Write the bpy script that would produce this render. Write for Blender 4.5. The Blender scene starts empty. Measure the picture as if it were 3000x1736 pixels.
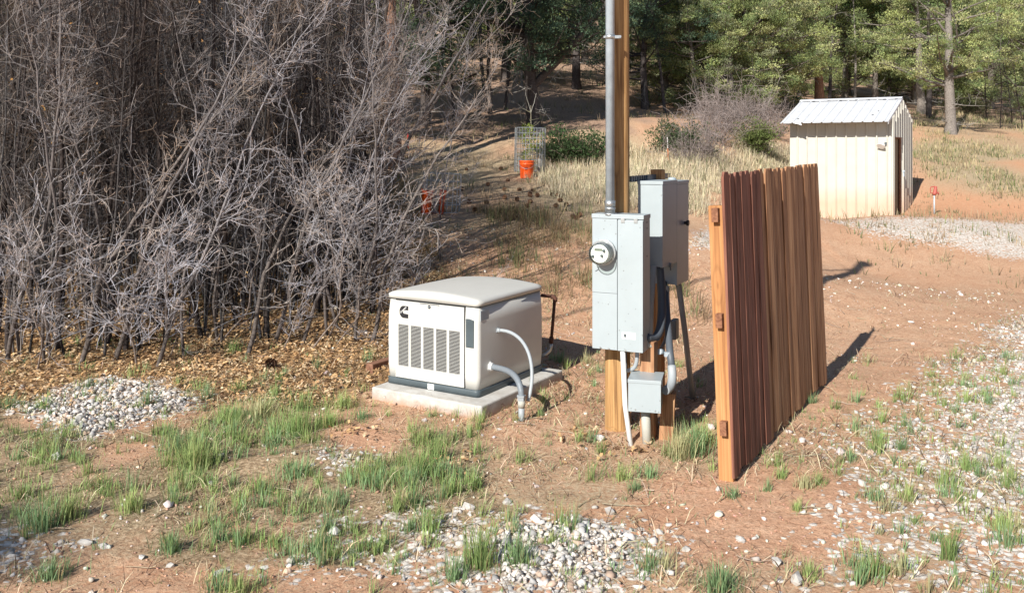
import bpy, math, random
import numpy as np
from mathutils import Matrix, Vector

random.seed(7)
rng = np.random.default_rng(7)
R = math.radians
S = bpy.context.scene
COL = S.collection

# ------------------------------------------------------------------ camera, sky, sun
CAMZ = 1.97
F = 2600.0            # focal length in photograph pixels (3000 wide)
HY = 440.0            # horizon row in the photograph
cam_d = bpy.data.cameras.new('camera')
cam = bpy.data.objects.new('camera', cam_d)
COL.objects.link(cam)
cam.location = (0, 0, CAMZ)
cam.rotation_euler = (R(90), 0, 0)
cam_d.sensor_width = 36
cam_d.lens = 36 * F / 3000
cam_d.shift_y = -(868 - HY) / 3000
cam_d.clip_start = 0.05
cam_d.clip_end = 600
S.camera = cam

SUN_EL, SUN_AZ = 33.0, 31.2        # shadows run towards +Y turned SUN_AZ degrees to +X
world = bpy.data.worlds.new('World')
S.world = world
world.use_nodes = True
wn = world.node_tree
wn.nodes.clear()
sky = wn.nodes.new('ShaderNodeTexSky')
sky.sky_type = 'NISHITA'
sky.sun_disc = False
sky.sun_elevation = R(SUN_EL)
sky.sun_rotation = R(180 + SUN_AZ)
sky.altitude = 2000
sky.dust_density = 0.6
bg = wn.nodes.new('ShaderNodeBackground')
bg.inputs['Strength'].default_value = 0.075
wo = wn.nodes.new('ShaderNodeOutputWorld')
wn.links.new(sky.outputs[0], bg.inputs[0])
wn.links.new(bg.outputs[0], wo.inputs[0])

sun_d = bpy.data.lights.new('sun', 'SUN')
sun_d.energy = 4.8
sun_d.angle = R(0.5)
sun_d.color = (1.0, 0.95, 0.87)
sun = bpy.data.objects.new('sun', sun_d)
COL.objects.link(sun)
ldir = Vector((math.sin(R(SUN_AZ)) * math.cos(R(SUN_EL)), math.cos(R(SUN_AZ)) * math.cos(R(SUN_EL)), -math.sin(R(SUN_EL))))
sun.rotation_euler = ldir.to_track_quat('-Z', 'Y').to_euler()
sun.location = (-10, -16, 14)

S.view_settings.view_transform = 'Standard'
S.view_settings.look = 'None'
S.view_settings.gamma = 1
S.view_settings.exposure = 0.66
S.view_settings.use_curve_mapping = False

# ------------------------------------------------------------------ noise and terrain
def vnoise(x, y, seed=0):
    x = np.asarray(x, float); y = np.asarray(y, float)
    xi = np.floor(x).astype(np.int64); yi = np.floor(y).astype(np.int64)
    fx = x - xi; fy = y - yi
    fx = fx * fx * (3 - 2 * fx); fy = fy * fy * (3 - 2 * fy)
    def h(a, b):
        n = (a * 374761393 + b * 668265263 + seed * 1442695041) & 0x7fffffff
        n = ((n ^ (n >> 13)) * 1274126177) & 0x7fffffff
        return ((n ^ (n >> 16)) & 0xffff) / 65535.0
    a = h(xi, yi); b = h(xi + 1, yi); c = h(xi, yi + 1); d = h(xi + 1, yi + 1)
    return (a * (1 - fx) + b * fx) * (1 - fy) + (c * (1 - fx) + d * fx) * fy

def fbm(x, y, seed=0, octv=4):
    s = 0; a = 0.5; t = 0
    for i in range(octv):
        s = s + a * vnoise(x * 2 ** i, y * 2 ** i, seed + i * 17); t += a; a *= 0.5
    return s / t

def zat(py, d): return CAMZ - (py - HY) / F * d
ctrl = []
def cp(px, py, d): ctrl.append(((px - 1500) / F * d, d, zat(py, d)))
for X, Y in [(-60, -40), (0, -40), (60, -40), (-10, -8), (0, -6), (10, -8), (-4, 2), (0, 2), (4, 2), (-4, 5), (-1.5, 5), (1, 5), (4, 5),
             (-2.5, 7), (0, 7), (2.2, 7), (4.5, 7.5), (7, 8), (-5, 6.6), (3.2, 10), (6, 11), (-12, 2), (12, 4), (12, 11), (-30, 2), (30, 3)]:
    ctrl.append((X, Y, 0.0))
for X, Y, Z in [(-4.5, 8.3, .08), (-2, 8.6, .08), (0, 9, .12), (-8, 9, .2), (-5, 12, .5), (-9, 16, 1.2), (-3, 12, .6), (1.4, 9.2, .06), (6, 14, .02), (9, 15, .08),
                (-12, 22, 2.0), (-15, 35, 4.5), (-25, 60, 8.5), (-60, 60, 9), (-60, 20, 3), (60, 20, 1.2), (60, 60, 6), (0, 120, 23), (-70, 130, 27), (70, 120, 19),
                (0, 200, 46), (-120, 200, 50), (120, 200, 38), (12.5, 17, .15), (4.2, 14.2, .35), (6.4, 21.0, .5), (5.7, 20.0, .5), (7.2, 19.3, .42), (7.8, 22.6, .75)]:
    ctrl.append((X, Y, Z))
for a in [(1265, 632, 13.7), (1543, 522, 18.5), (1560, 378, 24), (1600, 300, 29.5), (1600, 215, 37), (1600, 165, 50), (1700, 600, 15.5),
          (2080, 700, 13.2), (2100, 585, 16.5), (2130, 500, 20), (2250, 478, 22.5), (2240, 400, 25), (2220, 335, 31), (2200, 285, 40), 
          (2613, 632, 20), (2700, 612, 21.3), (2950, 636, 20), (2900, 560, 22.5), (2900, 450, 28), (2780, 392, 33), (2900, 330, 42), (2850, 300, 58), (2500, 420, 30), (2500, 330, 40),
          (1900, 480, 19.5), (1900, 340, 28), (2800, 150, 95), (1600, 110, 80), (2200, 170, 80)]:
    cp(*a)
ctrl = np.array(ctrl)
def mq(dx, dy): return np.sqrt(dx * dx + dy * dy + 2.0)
_A = mq(ctrl[:, None, 0] - ctrl[None, :, 0], ctrl[:, None, 1] - ctrl[None, :, 1])
_w = np.linalg.solve(_A + 1e-6 * np.eye(len(ctrl)), ctrl[:, 2])
def Hbase(x, y):
    x = np.asarray(x, float).ravel(); y = np.asarray(y, float).ravel()
    out = np.zeros(len(x))
    for i in range(0, len(x), 20000):
        out[i:i + 20000] = mq(x[i:i + 20000, None] - ctrl[None, :, 0], y[i:i + 20000, None] - ctrl[None, :, 1]) @ _w
    return out
def H(x, y):
    x = np.asarray(x, float).ravel(); y = np.asarray(y, float).ravel()
    z = Hbase(x, y)
    far = np.clip((y - 8) / 20, 0, 1)
    z = z + (fbm(x * 2.1, y * 2.1, 3) - .5) * (.035 + .12 * far) + (fbm(x * 9, y * 9, 9, 3) - .5) * .022
    # low red mound left of centre and the washed hollow beside it
    mx, my = -1.35, 5.62
    z = z + .055 * np.exp(-(((x - mx) / .35) ** 2 + ((y - my) / .16) ** 2))
    z = z - .02 * np.exp(-(((x - 0.05) / .2) ** 2 + ((y - 6.1) / .15) ** 2))
    return z
def h1(x, y): return float(H([x], [y])[0])

def G(px, py):
    """ground point seen at photograph pixel (px, py)"""
    d = np.concatenate([np.arange(3.2, 30, .04), np.arange(30, 150, .3)])
    X = (px - 1500) / F * d
    zr = CAMZ - (py - HY) / F * d
    zg = Hbase(X, d)
    k = np.argmax(zr <= zg)
    if k == 0: k = len(d) - 1
    return float(X[k]), float(d[k])

def poly(pts): return np.array([G(*p) for p in pts])
def sdf(P, x, y):
    """signed distance to polygon, positive inside"""
    x = np.asarray(x); y = np.asarray(y)
    best = np.full(x.shape, 1e9); inside = np.zeros(x.shape, bool)
    n = len(P)
    for i in range(n):
        ax, ay = P[i]; bx, by = P[(i + 1) % n]
        ex, ey = bx - ax, by - ay
        t = np.clip(((x - ax) * ex + (y - ay) * ey) / (ex * ex + ey * ey + 1e-9), 0, 1)
        dd = np.hypot(x - ax - t * ex, y - ay - t * ey)
        best = np.minimum(best, dd)
        c = ((ay > y) != (by > y)) & (x < (bx - ax) * (y - ay) / (by - ay + 1e-12) + ax)
        inside ^= c
    return np.where(inside, best, -best)
def soft(P, x, y, w=.15, seed=5, amp=.3, sc=2.5):
    return np.clip((sdf(P, x, y) + (fbm(x * sc, y * sc, seed) - .5) * 2 * amp) / w + .5, 0, 1)

# ------------------------------------------------------------------ materials
def new_mat(name):
    m = bpy.data.materials.new(name); m.use_nodes = True
    nt = m.node_tree; b = nt.nodes['Principled BSDF']
    return m, nt, b
def nd(nt, t, **kw):
    n = nt.nodes.new(t)
    for k, v in kw.items():
        if k in n.inputs.keys() if hasattr(n.inputs, 'keys') else False: n.inputs[k].default_value = v
        else: setattr(n, k, v)
    return n
def ramp(nt, src, stops):
    r = nt.nodes.new('ShaderNodeValToRGB')
    el = r.color_ramp.elements
    el[0].position = stops[0][0]; el[0].color = (*stops[0][1], 1)
    el[1].position = stops[-1][0]; el[1].color = (*stops[-1][1], 1)
    for p, c in stops[1:-1]:
        e = el.new(p); e.color = (*c, 1)
    nt.links.new(src, r.inputs[0])
    return r.outputs[0]
def noise(nt, vec, scale, detail=5, rough=.6, dist=0):
    n = nt.nodes.new('ShaderNodeTexNoise')
    n.inputs['Scale'].default_value = scale; n.inputs['Detail'].default_value = detail
    n.inputs['Roughness'].default_value = rough; n.inputs['Distortion'].default_value = dist
    if vec is not None: nt.links.new(vec, n.inputs['Vector'])
    return n.outputs['Fac']
def coords(nt, kind='Object', scale=(1, 1, 1), loc=(0, 0, 0)):
    tc = nt.nodes.new('ShaderNodeTexCoord'); mp = nt.nodes.new('ShaderNodeMapping')
    mp.inputs['Scale'].default_value = scale; mp.inputs['Location'].default_value = loc
    nt.links.new(tc.outputs[kind], mp.inputs['Vector'])
    return mp.outputs[0]
def mixc(nt, fac, a, b, mode='MIX'):
    m = nt.nodes.new('ShaderNodeMix'); m.data_type = 'RGBA'; m.blend_type = mode
    for s, v in ((m.inputs[0], fac), (m.inputs[6], a), (m.inputs[7], b)):
        if hasattr(v, 'is_linked') or hasattr(v, 'links'): nt.links.new(v, s)
        elif isinstance(v, (int, float)): s.default_value = v
        else: s.default_value = (*v, 1)
    return m.outputs[2]
def math_(nt, op, a, b=None, clamp=False):
    m = nt.nodes.new('ShaderNodeMath'); m.operation = op; m.use_clamp = clamp
    for s, v in ((m.inputs[0], a), (m.inputs[1], b)):
        if v is None: continue
        if hasattr(v, 'links'): nt.links.new(v, s)
        else: s.default_value = v
    return m.outputs[0]
def bump(nt, b, h, strength=.3, dist=.01):
    n = nt.nodes.new('ShaderNodeBump'); n.inputs['Strength'].default_value = strength; n.inputs['Distance'].default_value = dist
    nt.links.new(h, n.inputs['Height']); nt.links.new(n.outputs[0], b.inputs['Normal'])
def plain(name, c, rough=.6, metal=0, var=.12, scale=6, bmp=.05, bscale=60, spec=.5, spots=0, spotc=(.1, .1, .1)):
    m, nt, b = new_mat(name)
    v = coords(nt)
    f = noise(nt, v, scale)
    lo = tuple(x * (1 - var) for x in c); hi = tuple(min(1, x * (1 + var)) for x in c)
    colr = ramp(nt, f, [(.3, lo), (.7, hi)])
    if spots:
        vo = nt.nodes.new('ShaderNodeTexVoronoi'); vo.inputs['Scale'].default_value = spots
        nt.links.new(v, vo.inputs['Vector'])
        sp = ramp(nt, vo.outputs['Distance'], [(.09, (1, 1, 1)), (.15, (0, 0, 0))])
        gate = ramp(nt, noise(nt, v, 4), [(.44, (0, 0, 0)), (.54, (1, 1, 1))])
        colr = mixc(nt, math_(nt, 'MULTIPLY', sp, gate), colr, spotc)
    nt.links.new(colr, b.inputs['Base Color'])
    b.inputs['Roughness'].default_value = rough; b.inputs['Metallic'].default_value = metal
    b.inputs['Specular IOR Level'].default_value = spec
    if bmp: bump(nt, b, noise(nt, v, bscale, 3), bmp, .002)
    return m
def wood(name, dark, mid, light, along='z', rough=.75, grain=1.0, knots=True, rand=0.0, bmp=.4, band=.32):
    m, nt, b = new_mat(name)
    sc = {'z': (26, 26, 1.1), 'x': (1.1, 26, 26), 'y': (26, 1.1, 26)}[along]
    v = coords(nt, scale=sc)
    if rand:
        oi = nt.nodes.new('ShaderNodeObjectInfo')
        ad = nt.nodes.new('ShaderNodeVectorMath'); ad.operation = 'ADD'
        cb = nt.nodes.new('ShaderNodeCombineXYZ')
        mu = math_(nt, 'MULTIPLY', oi.outputs['Random'], 37.0)
        nt.links.new(mu, cb.inputs[0]); nt.links.new(mu, cb.inputs[2])
        nt.links.new(v, ad.inputs[0]); nt.links.new(cb.outputs[0], ad.inputs[1]); v = ad.outputs[0]
    f1 = noise(nt, v, 1.0 * grain, 8, .65, .6)
    f2 = noise(nt, v, .25 * grain, 3, .5, 1.5)
    wv = nt.nodes.new('ShaderNodeMath'); wv.operation = 'PINGPONG'; wv.inputs[1].default_value = .5
    mul = math_(nt, 'MULTIPLY', f2, 9.0); nt.links.new(mul, wv.inputs[0])
    g = math_(nt, 'ADD', math_(nt, 'MULTIPLY', f1, .9), math_(nt, 'MULTIPLY', wv.outputs[0], band))
    colr = ramp(nt, g, [(.32, dark), (.52, mid), (.75, light)])
    if knots:
        kv = coords(nt, scale={'z': (9, 9, 2.4), 'x': (2.4, 9, 9), 'y': (9, 2.4, 9)}[along])
        vo = nt.nodes.new('ShaderNodeTexVoronoi'); vo.inputs['Scale'].default_value = .8; nt.links.new(kv, vo.inputs['Vector'])
        kr = math_(nt, 'PINGPONG', math_(nt, 'MULTIPLY', vo.outputs['Distance'], 4.5), .5)
        near = ramp(nt, vo.outputs['Distance'], [(.05, (1, 1, 1)), (.30, (0, 0, 0))])
        kc = ramp(nt, kr, [(.0, tuple(x * .5 for x in dark)), (.28, mid)])
        colr = mixc(nt, math_(nt, 'MULTIPLY', near, .75), colr, kc)
    if rand:
        vv = math_(nt, 'ADD', math_(nt, 'MULTIPLY', oi.outputs['Random'], rand), 1 - rand / 2)
        hs = nt.nodes.new('ShaderNodeHueSaturation'); nt.links.new(vv, hs.inputs['Value']); nt.links.new(colr, hs.inputs['Color']); colr = hs.outputs[0]
    nt.links.new(colr, b.inputs['Base Color'])
    b.inputs['Roughness'].default_value = rough; b.inputs['Specular IOR Level'].default_value = .25
    bump(nt, b, f1, bmp, .004)
    return m
def attr_mat(name, rough=.8, trans=0.0, spec=.2, mult=(1, 1, 1), nscale=0, namp=.3):
    """colour carried by each blade, stone or twig (attribute Col)"""
    m, nt, b = new_mat(name)
    a = nt.nodes.new('ShaderNodeAttribute'); a.attribute_name = 'Col'
    c = mixc(nt, 1.0, a.outputs['Color'], mult, 'MULTIPLY')
    if nscale:
        f = noise(nt, coords(nt), nscale)
        c = mixc(nt, 1.0, c, ramp(nt, f, [(.3, (1 - namp,) * 3), (.7, (1 + namp * .5,) * 3)]), 'MULTIPLY')
    nt.links.new(c, b.inputs['Base Color'])
    b.inputs['Roughness'].default_value = rough; b.inputs['Specular IOR Level'].default_value = spec
    if trans:
        t = nt.nodes.new('ShaderNodeBsdfTranslucent'); nt.links.new(c, t.inputs['Color'])
        mx = nt.nodes.new('ShaderNodeMixShader'); mx.inputs[0].default_value = trans
        nt.links.new(b.outputs[0], mx.inputs[1]); nt.links.new(t.outputs[0], mx.inputs[2])
        nt.links.new(mx.outputs[0], nt.nodes['Material Output'].inputs['Surface'])
    return m

M = {}
M['leaf'] = attr_mat('foliage', .7, .35, .15)
M['bark'] = attr_mat('bark', .95, 0, .05, nscale=25, namp=.45)
M['twig'] = attr_mat('twig_bark', .85, 0, .15)
M['blade'] = attr_mat('grass_blade', .6, .3, .2)
M['straw'] = attr_mat('dry_straw', .8, .2, .1)
M['dryleaf'] = attr_mat('dry_leaf', .8, .15, .1)
M['stone'] = attr_mat('limestone_gravel', .9, 0, .1, nscale=60, namp=.2)
M['cream'] = plain('cream_paint', (.56, .555, .52), .42, var=.03, bmp=.02, bscale=200)
M['cream_rough'] = plain('cream_textured_paint', (.70, .69, .64), .5, var=.05, bmp=.08, bscale=300)
M['slate'] = plain('slate_plastic', (.065, .085, .095), .5, var=.15)
M['black'] = plain('black_print', (.015, .015, .018), .5, var=.1, bmp=0)
M['hollow'] = plain('dark_interior', (.01, .01, .012), .9, var=.1, bmp=0)
M['white'] = plain('white_label', (.8, .8, .78), .5, var=.03, bmp=0)
M['bluegrey'] = plain('blue_grey_print', (.3, .36, .42), .6, var=.1, bmp=0)
M['panelgrey'] = plain('pale_blue_grey_enamel', (.36, .41, .43), .38, var=.04, bmp=.03, bscale=120, spots=26, spotc=(.22, .24, .24))
M['panelclean'] = plain('grey_enamel', (.36, .41, .43), .38, var=.05, bmp=.03, bscale=120)
M['galv'] = plain('galvanised_steel', (.40, .46, .51), .5, .05, var=.14, scale=14, bmp=.05)
M['zinc'] = plain('zinc_fitting', (.5, .52, .52), .4, .8, var=.2, scale=30)
M['pvc'] = plain('grey_pvc', (.33, .36, .38), .5, var=.06)
M['pvcflex'] = plain('flex_conduit_grey', (.19, .215, .24), .5, var=.08)
M['pvcwhite'] = plain('white_pvc', (.68, .69, .68), .45, var=.05)
M['pvcdirt'] = plain('weathered_pvc', (.42, .41, .36), .7, var=.15)
M['darkpipe'] = plain('dark_conduit', (.085, .10, .12), .5, var=.1)
M['strut'] = plain('strut_steel', (.16, .19, .22), .4, .6, var=.15)
M['rust'] = plain('rusty_pipe', (.085, .035, .022), .85, var=.35, scale=18, bmp=.2)
M['red'] = plain('faded_red_paint', (.36, .08, .06), .6, var=.2)
M['orange'] = plain('orange_bucket_plastic', (.80, .10, .012), .45, var=.06)
M['bucketprint'] = plain('dark_red_print', (.16, .02, .02), .6, var=.1, bmp=0)
M['wire'] = plain('cage_wire', (.42, .45, .47), .45, .5, var=.1)
M['glassy'] = plain('meter_body', (.62, .64, .62), .3, var=.05)
M['roofmetal'] = plain('galvalume_roof', (.56, .575, .60), .45, 0, var=.08, scale=4, bmp=.03)
M['pole'] = wood('pole_wood', (.13, .06, .025), (.40, .225, .09), (.56, .36, .17), 'z', grain=1.0, bmp=.6, band=.3)
M['post'] = wood('cedar_post', (.20, .08, .03), (.40, .19, .075), (.52, .28, .12), 'z', grain=.8)
M['oldpost'] = wood('weathered_post', (.16, .07, .035), (.40, .21, .11), (.52, .32, .18), 'z', grain=1.3, bmp=.7)
M['redpicket'] = wood('dark_red_picket', (.06, .025, .018), (.18, .075, .05), (.29, .14, .10), 'z', rand=.35, knots=False, grain=1.3)
M['picket'] = wood('brown_picket', (.10, .045, .022), (.31, .16, .082), (.48, .29, .165), 'z', rand=.28, grain=1.0)
M['rail'] = wood('rail_wood', (.12, .05, .03), (.24, .11, .06), (.34, .17, .1), 'y')
M['timber'] = wood('landscape_timber', (.10, .05, .03), (.22, .11, .07), (.3, .17, .11), 'x')
M['ply'] = wood('plywood', (.16, .12, .07), (.24, .19, .12), (.30, .25, .17), 'z', grain=.5, knots=False)
M['rock'] = plain('red_brown_rock', (.27, .2, .17), .9, var=.3, scale=9, bmp=.6, bscale=25)
M['cone'] = plain('cone_scales', (.15, .075, .04), .85, var=.5, scale=60)

# clear meter dome
m, nt, b = new_mat('clear_dome')
fr = nt.nodes.new('ShaderNodeFresnel'); fr.inputs[0].default_value = 1.3
tr_ = nt.nodes.new('ShaderNodeBsdfTransparent'); tr_.inputs[0].default_value = (.93, .96, .93, 1)
gl_ = nt.nodes.new('ShaderNodeBsdfGlossy'); gl_.inputs['Roughness'].default_value = .03
mx = nt.nodes.new('ShaderNodeMixShader'); nt.links.new(fr.outputs[0], mx.inputs[0]); nt.links.new(tr_.outputs[0], mx.inputs[1]); nt.links.new(gl_.outputs[0], mx.inputs[2])
nt.links.new(mx.outputs[0], nt.nodes['Material Output'].inputs['Surface'])
M['dome'] = m

# concrete with stained lower edge
m, nt, b = new_mat('concrete')
v = coords(nt)
c = ramp(nt, noise(nt, v, 7, 8, .7), [(.3, (.36, .33, .29)), (.6, (.54, .53, .50))])
sp = nt.nodes.new('ShaderNodeSeparateXYZ'); nt.links.new(v, sp.inputs[0])
low = math_(nt, 'ADD', sp.outputs['Z'], math_(nt, 'MULTIPLY', noise(nt, v, 9), .12))
c = mixc(nt, ramp(nt, low, [(.05, (1, 1, 1)), (.12, (0, 0, 0))]), c, (.40, .25, .17))
nt.links.new(c, b.inputs['Base Color']); b.inputs['Roughness'].default_value = .9
bump(nt, b, noise(nt, v, 40, 6), .5, .006); M['concrete'] = m

# shed wall paint: cream with red dust splashed along the foot
m, nt, b = new_mat('shed_paint')
v = coords(nt)
sp = nt.nodes.new('ShaderNodeSeparateXYZ'); nt.links.new(v, sp.inputs[0])
base = ramp(nt, noise(nt, v, 3), [(.3, (.47, .46, .405)), (.7, (.52, .51, .455))])
z2 = math_(nt, 'ADD', sp.outputs['Z'], math_(nt, 'MULTIPLY', noise(nt, v, 2.5), -.5))
dirt = ramp(nt, z2, [(.0, (.55, .55, .55)), (.45, (0, 0, 0))])
c = mixc(nt, dirt, base, (.52, .30, .17))
nt.links.new(c, b.inputs['Base Color']); b.inputs['Roughness'].default_value = .5; M['shed'] = m

# ground
m, nt, b = new_mat('ground_soil')
v = coords(nt)
a1 = nt.nodes.new('ShaderNodeAttribute'); a1.attribute_name = 'MaskA'
a2 = nt.nodes.new('ShaderNodeAttribute'); a2.attribute_name = 'MaskB'
s1 = nt.nodes.new('ShaderNodeSeparateColor'); nt.links.new(a1.outputs['Color'], s1.inputs[0])
s2 = nt.nodes.new('ShaderNodeSeparateColor'); nt.links.new(a2.outputs['Color'], s2.inputs[0])
n1 = noise(nt, v, 2.2, 8, .65); n2 = noise(nt, v, 14, 8, .7); n3 = noise(nt, v, 90, 4, .7); n4 = noise(nt, v, 38, 6, .75)
dirt = ramp(nt, math_(nt, 'ADD', math_(nt, 'MULTIPLY', n1, .45), math_(nt, 'MULTIPLY', n2, .55)), [(.32, (.44, .245, .155)), (.5, (.57, .35, .23)), (.68, (.63, .44, .31))])
dirt = mixc(nt, 1.0, dirt, ramp(nt, n3, [(.3, (.72, .7, .68)), (.6, (1.1, 1.08, 1.05))]), 'MULTIPLY')
dirt = mixc(nt, 1.0, dirt, ramp(nt, n4, [(.34, (.62, .56, .52)), (.52, (1.05, 1.05, 1.05))]), 'MULTIPLY')
redd = ramp(nt, n2, [(.3, (.46, .22, .12)), (.7, (.60, .33, .20))])
c = mixc(nt, s2.outputs[0], dirt, redd)
# dry grass tone
strw = ramp(nt, n4, [(.3, (.20, .13, .08)), (.5, (.40, .31, .20)), (.68, (.54, .46, .32))])
thr = lambda mask, nz, k=.35: math_(nt, 'MULTIPLY', math_(nt, 'SUBTRACT', math_(nt, 'ADD', mask, math_(nt, 'MULTIPLY', nz, k)), .5), 3.0, True)
c = mixc(nt, thr(s2.outputs[2], n4, .6), c, strw)
grn = ramp(nt, n4, [(.36, (.10, .085, .05)), (.5, (.30, .23, .14)), (.64, (.54, .43, .29))])
c = mixc(nt, math_(nt, 'MULTIPLY', thr(s1.outputs[2], n2, .6), .8), c, grn)
duff = ramp(nt, n4, [(.3, (.15, .09, .065)), (.5, (.36, .24, .17)), (.7, (.55, .40, .30))])
c = mixc(nt, thr(s2.outputs[1], n2, .5), c, duff)
vo = nt.nodes.new('ShaderNodeTexVoronoi'); vo.inputs['Scale'].default_value = 28; nt.links.new(v, vo.inputs['Vector'])
litc = mixc(nt, .75, ramp(nt, vo.outputs['Color'], [(.2, (.14, .09, .055)), (.5, (.40, .27, .16)), (.8, (.58, .44, .29))]), ramp(nt, n4, [(.35, (.06, .035, .02)), (.65, (.45, .28, .13))]))
c = mixc(nt, thr(s1.outputs[1], n2, .5), c, litc)
vg = nt.nodes.new('ShaderNodeTexVoronoi'); vg.inputs['Scale'].default_value = 30; vg.inputs['Randomness'].default_value = 1; nt.links.new(v, vg.inputs['Vector'])
sg = nt.nodes.new('ShaderNodeSeparateColor'); nt.links.new(vg.outputs['Color'], sg.inputs[0])
grav = ramp(nt, sg.outputs[0], [(.0, (.54, .47, .40)), (.4, (.68, .62, .555)), (1, (.78, .74, .69))])
edge = ramp(nt, vg.outputs['Distance'], [(.42, (1, 1, 1)), (.75, (.66, .60, .54))])
grav = mixc(nt, 1.0, grav, edge, 'MULTIPLY')
gsel = math_(nt, 'GREATER_THAN', math_(nt, 'ADD', s1.outputs[0], math_(nt, 'MULTIPLY', math_(nt, 'SUBTRACT', sg.outputs[1], .5), 1.0)), .52)
c = mixc(nt, gsel, c, grav)
nt.links.new(c, b.inputs['Base Color'])
b.inputs['Roughness'].default_value = .95; b.inputs['Specular IOR Level'].default_value = .1
hh = math_(nt, 'ADD', math_(nt, 'MULTIPLY', n2, 1.0), math_(nt, 'MULTIPLY', n4, .6))
hh = math_(nt, 'ADD', hh, math_(nt, 'MULTIPLY', n3, .25))
hh = math_(nt, 'ADD', hh, math_(nt, 'MULTIPLY', math_(nt, 'SUBTRACT', 1.0, vg.outputs['Distance']), math_(nt, 'MULTIPLY', gsel, .6)))
bump(nt, b, hh, .7, .022)
M['ground'] = m

# ------------------------------------------------------------------ mesh helpers
def tag(o, label=None, cat=None, group=None, kind=None):
    if label: o['label'] = label
    if cat: o['category'] = cat
    if group: o['group'] = group
    if kind: o['kind'] = kind
    return o
def empty(name, loc=(0, 0, 0), rz=0, label=None, cat=None, group=None):
    o = bpy.data.objects.new(name, None); COL.objects.link(o)
    o.empty_display_size = .1; o.location = loc; o.rotation_euler = (0, 0, rz)
    return tag(o, label, cat, group)
def np_mesh(name, verts, faces, mat, cols=None, smooth=False):
    """verts (N,3), faces (M,k) with k = 3 or 4"""
    verts = np.asarray(verts, np.float32); faces = np.asarray(faces, np.int32)
    me = bpy.data.meshes.new(name)
    nf, k = faces.shape
    me.vertices.add(len(verts)); me.vertices.foreach_set('co', verts.ravel())
    me.loops.add(nf * k); me.loops.foreach_set('vertex_index', faces.ravel())
    me.polygons.add(nf); me.polygons.foreach_set('loop_start', np.arange(0, nf * k, k, dtype=np.int32))
    me.update(calc_edges=True)
    if cols is not None:
        at = me.color_attributes.new('Col', 'FLOAT_COLOR', 'POINT')
        c4 = np.ones((len(verts), 4), np.float32); c4[:, :3] = cols
        at.data.foreach_set('color', c4.ravel())
    if smooth: me.polygons.foreach_set('use_smooth', np.ones(nf, bool))
    me.materials.append(mat)
    return me
def link(name, me, parent=None, loc=None, label=None, cat=None, group=None, kind=None):
    o = bpy.data.objects.new(name, me); COL.objects.link(o)
    if parent is not None: o.parent = parent
    if loc is not None: o.location = loc
    return tag(o, label, cat, group, kind)

class MB:
    def __init__(s): s.v = []; s.f = []; s.s = []
    def add(s, v, f, smooth=False):
        b = len(s.v); s.v += [tuple(p) for p in v]; s.f += [tuple(b + i for i in q) for q in f]
        s.s += [smooth] * len(f) if isinstance(smooth, bool) else smooth
        return s
    def box(s, x0, x1, y0, y1, z0, z1, M_=None):
        v = [Vector((x, y, z)) for z in (z0, z1) for y in (y0, y1) for x in (x0, x1)]
        if M_ is not None: v = [M_ @ p for p in v]
        return s.add(v, [(0, 2, 3, 1), (4, 5, 7, 6), (0, 1, 5, 4), (2, 6, 7, 3), (0, 4, 6, 2), (1, 3, 7, 5)])
    def tube(s, pts, r, n=12, cap=True):
        pts = [Vector(p) for p in pts]
        if not isinstance(r, (list, tuple)): r = [r] * len(pts)
        rings = []; up = None
        for i, p in enumerate(pts):
            t = (pts[min(i + 1, len(pts) - 1)] - pts[max(i - 1, 0)]).normalized()
            if up is None: up = Vector((0, 0, 1)) if abs(t.z) < .9 else Vector((1, 0, 0))
            a = up - t * up.dot(t); a.normalize(); up = a; bb = t.cross(a)
            rings.append([p + (a * math.cos(2 * math.pi * k / n) + bb * math.sin(2 * math.pi * k / n)) * r[i] for k in range(n)])
        v = [q for g in rings for q in g]; f = []; sm = []
        for i in range(len(pts) - 1):
            for k in range(n):
                f.append((i * n + k, i * n + (k + 1) % n, (i + 1) * n + (k + 1) % n, (i + 1) * n + k)); sm.append(n >= 8)
        if cap:
            f.append(tuple(reversed(range(n)))); f.append(tuple(range((len(pts) - 1) * n, len(pts) * n))); sm += [False, False]
        return s.add(v, f, sm)
    def prism(s, pl, y0, y1):
        """polygon in (x, z) extruded along y"""
        n = len(pl); v = [(x, y0, z) for x, z in pl] + [(x, y1, z) for x, z in pl]
        f = [tuple(range(n)), tuple(reversed(range(n, 2 * n)))] + [(i, i + n, (i + 1) % n + n, (i + 1) % n) for i in range(n)]
        return s.add(v, f)
    def build(s, name, mat, parent=None, bevel=0, label=None, cat=None, group=None, loc=None, kind=None, seg=2):
        me = bpy.data.meshes.new(name); me.from_pydata([tuple(p) for p in s.v], [], s.f); me.update()
        me.polygons.foreach_set('use_smooth', np.array(s.s, bool))
        me.materials.append(mat)
        o = link(name, me, parent, loc, label, cat, group, kind)
        if bevel:
            md = o.modifiers.new('bevel', 'BEVEL'); md.width = bevel; md.segments = seg; md.limit_method = 'ANGLE'; md.angle_limit = R(40)
        return o
def bez(p0, p1, p2, p3, n=14):
    p0, p1, p2, p3 = map(Vector, (p0, p1, p2, p3)); o = []
    for i in range(n + 1):
        t = i / n; u = 1 - t
        o.append(p0 * u ** 3 + p1 * 3 * u * u * t + p2 * 3 * u * t * t + p3 * t ** 3)
    return o
def ruff(pts, r, amp=.06, k=6):
    """ribbed flexible conduit"""
    P = []; Rr = []
    for i in range(len(pts) - 1):
        for j in range(k):
            P.append(pts[i].lerp(pts[i + 1], j / k)); Rr.append(r * (1 + amp * (1 if j % 2 else -1)))
    P.append(pts[-1]); Rr.append(r)
    return P, Rr
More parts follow.
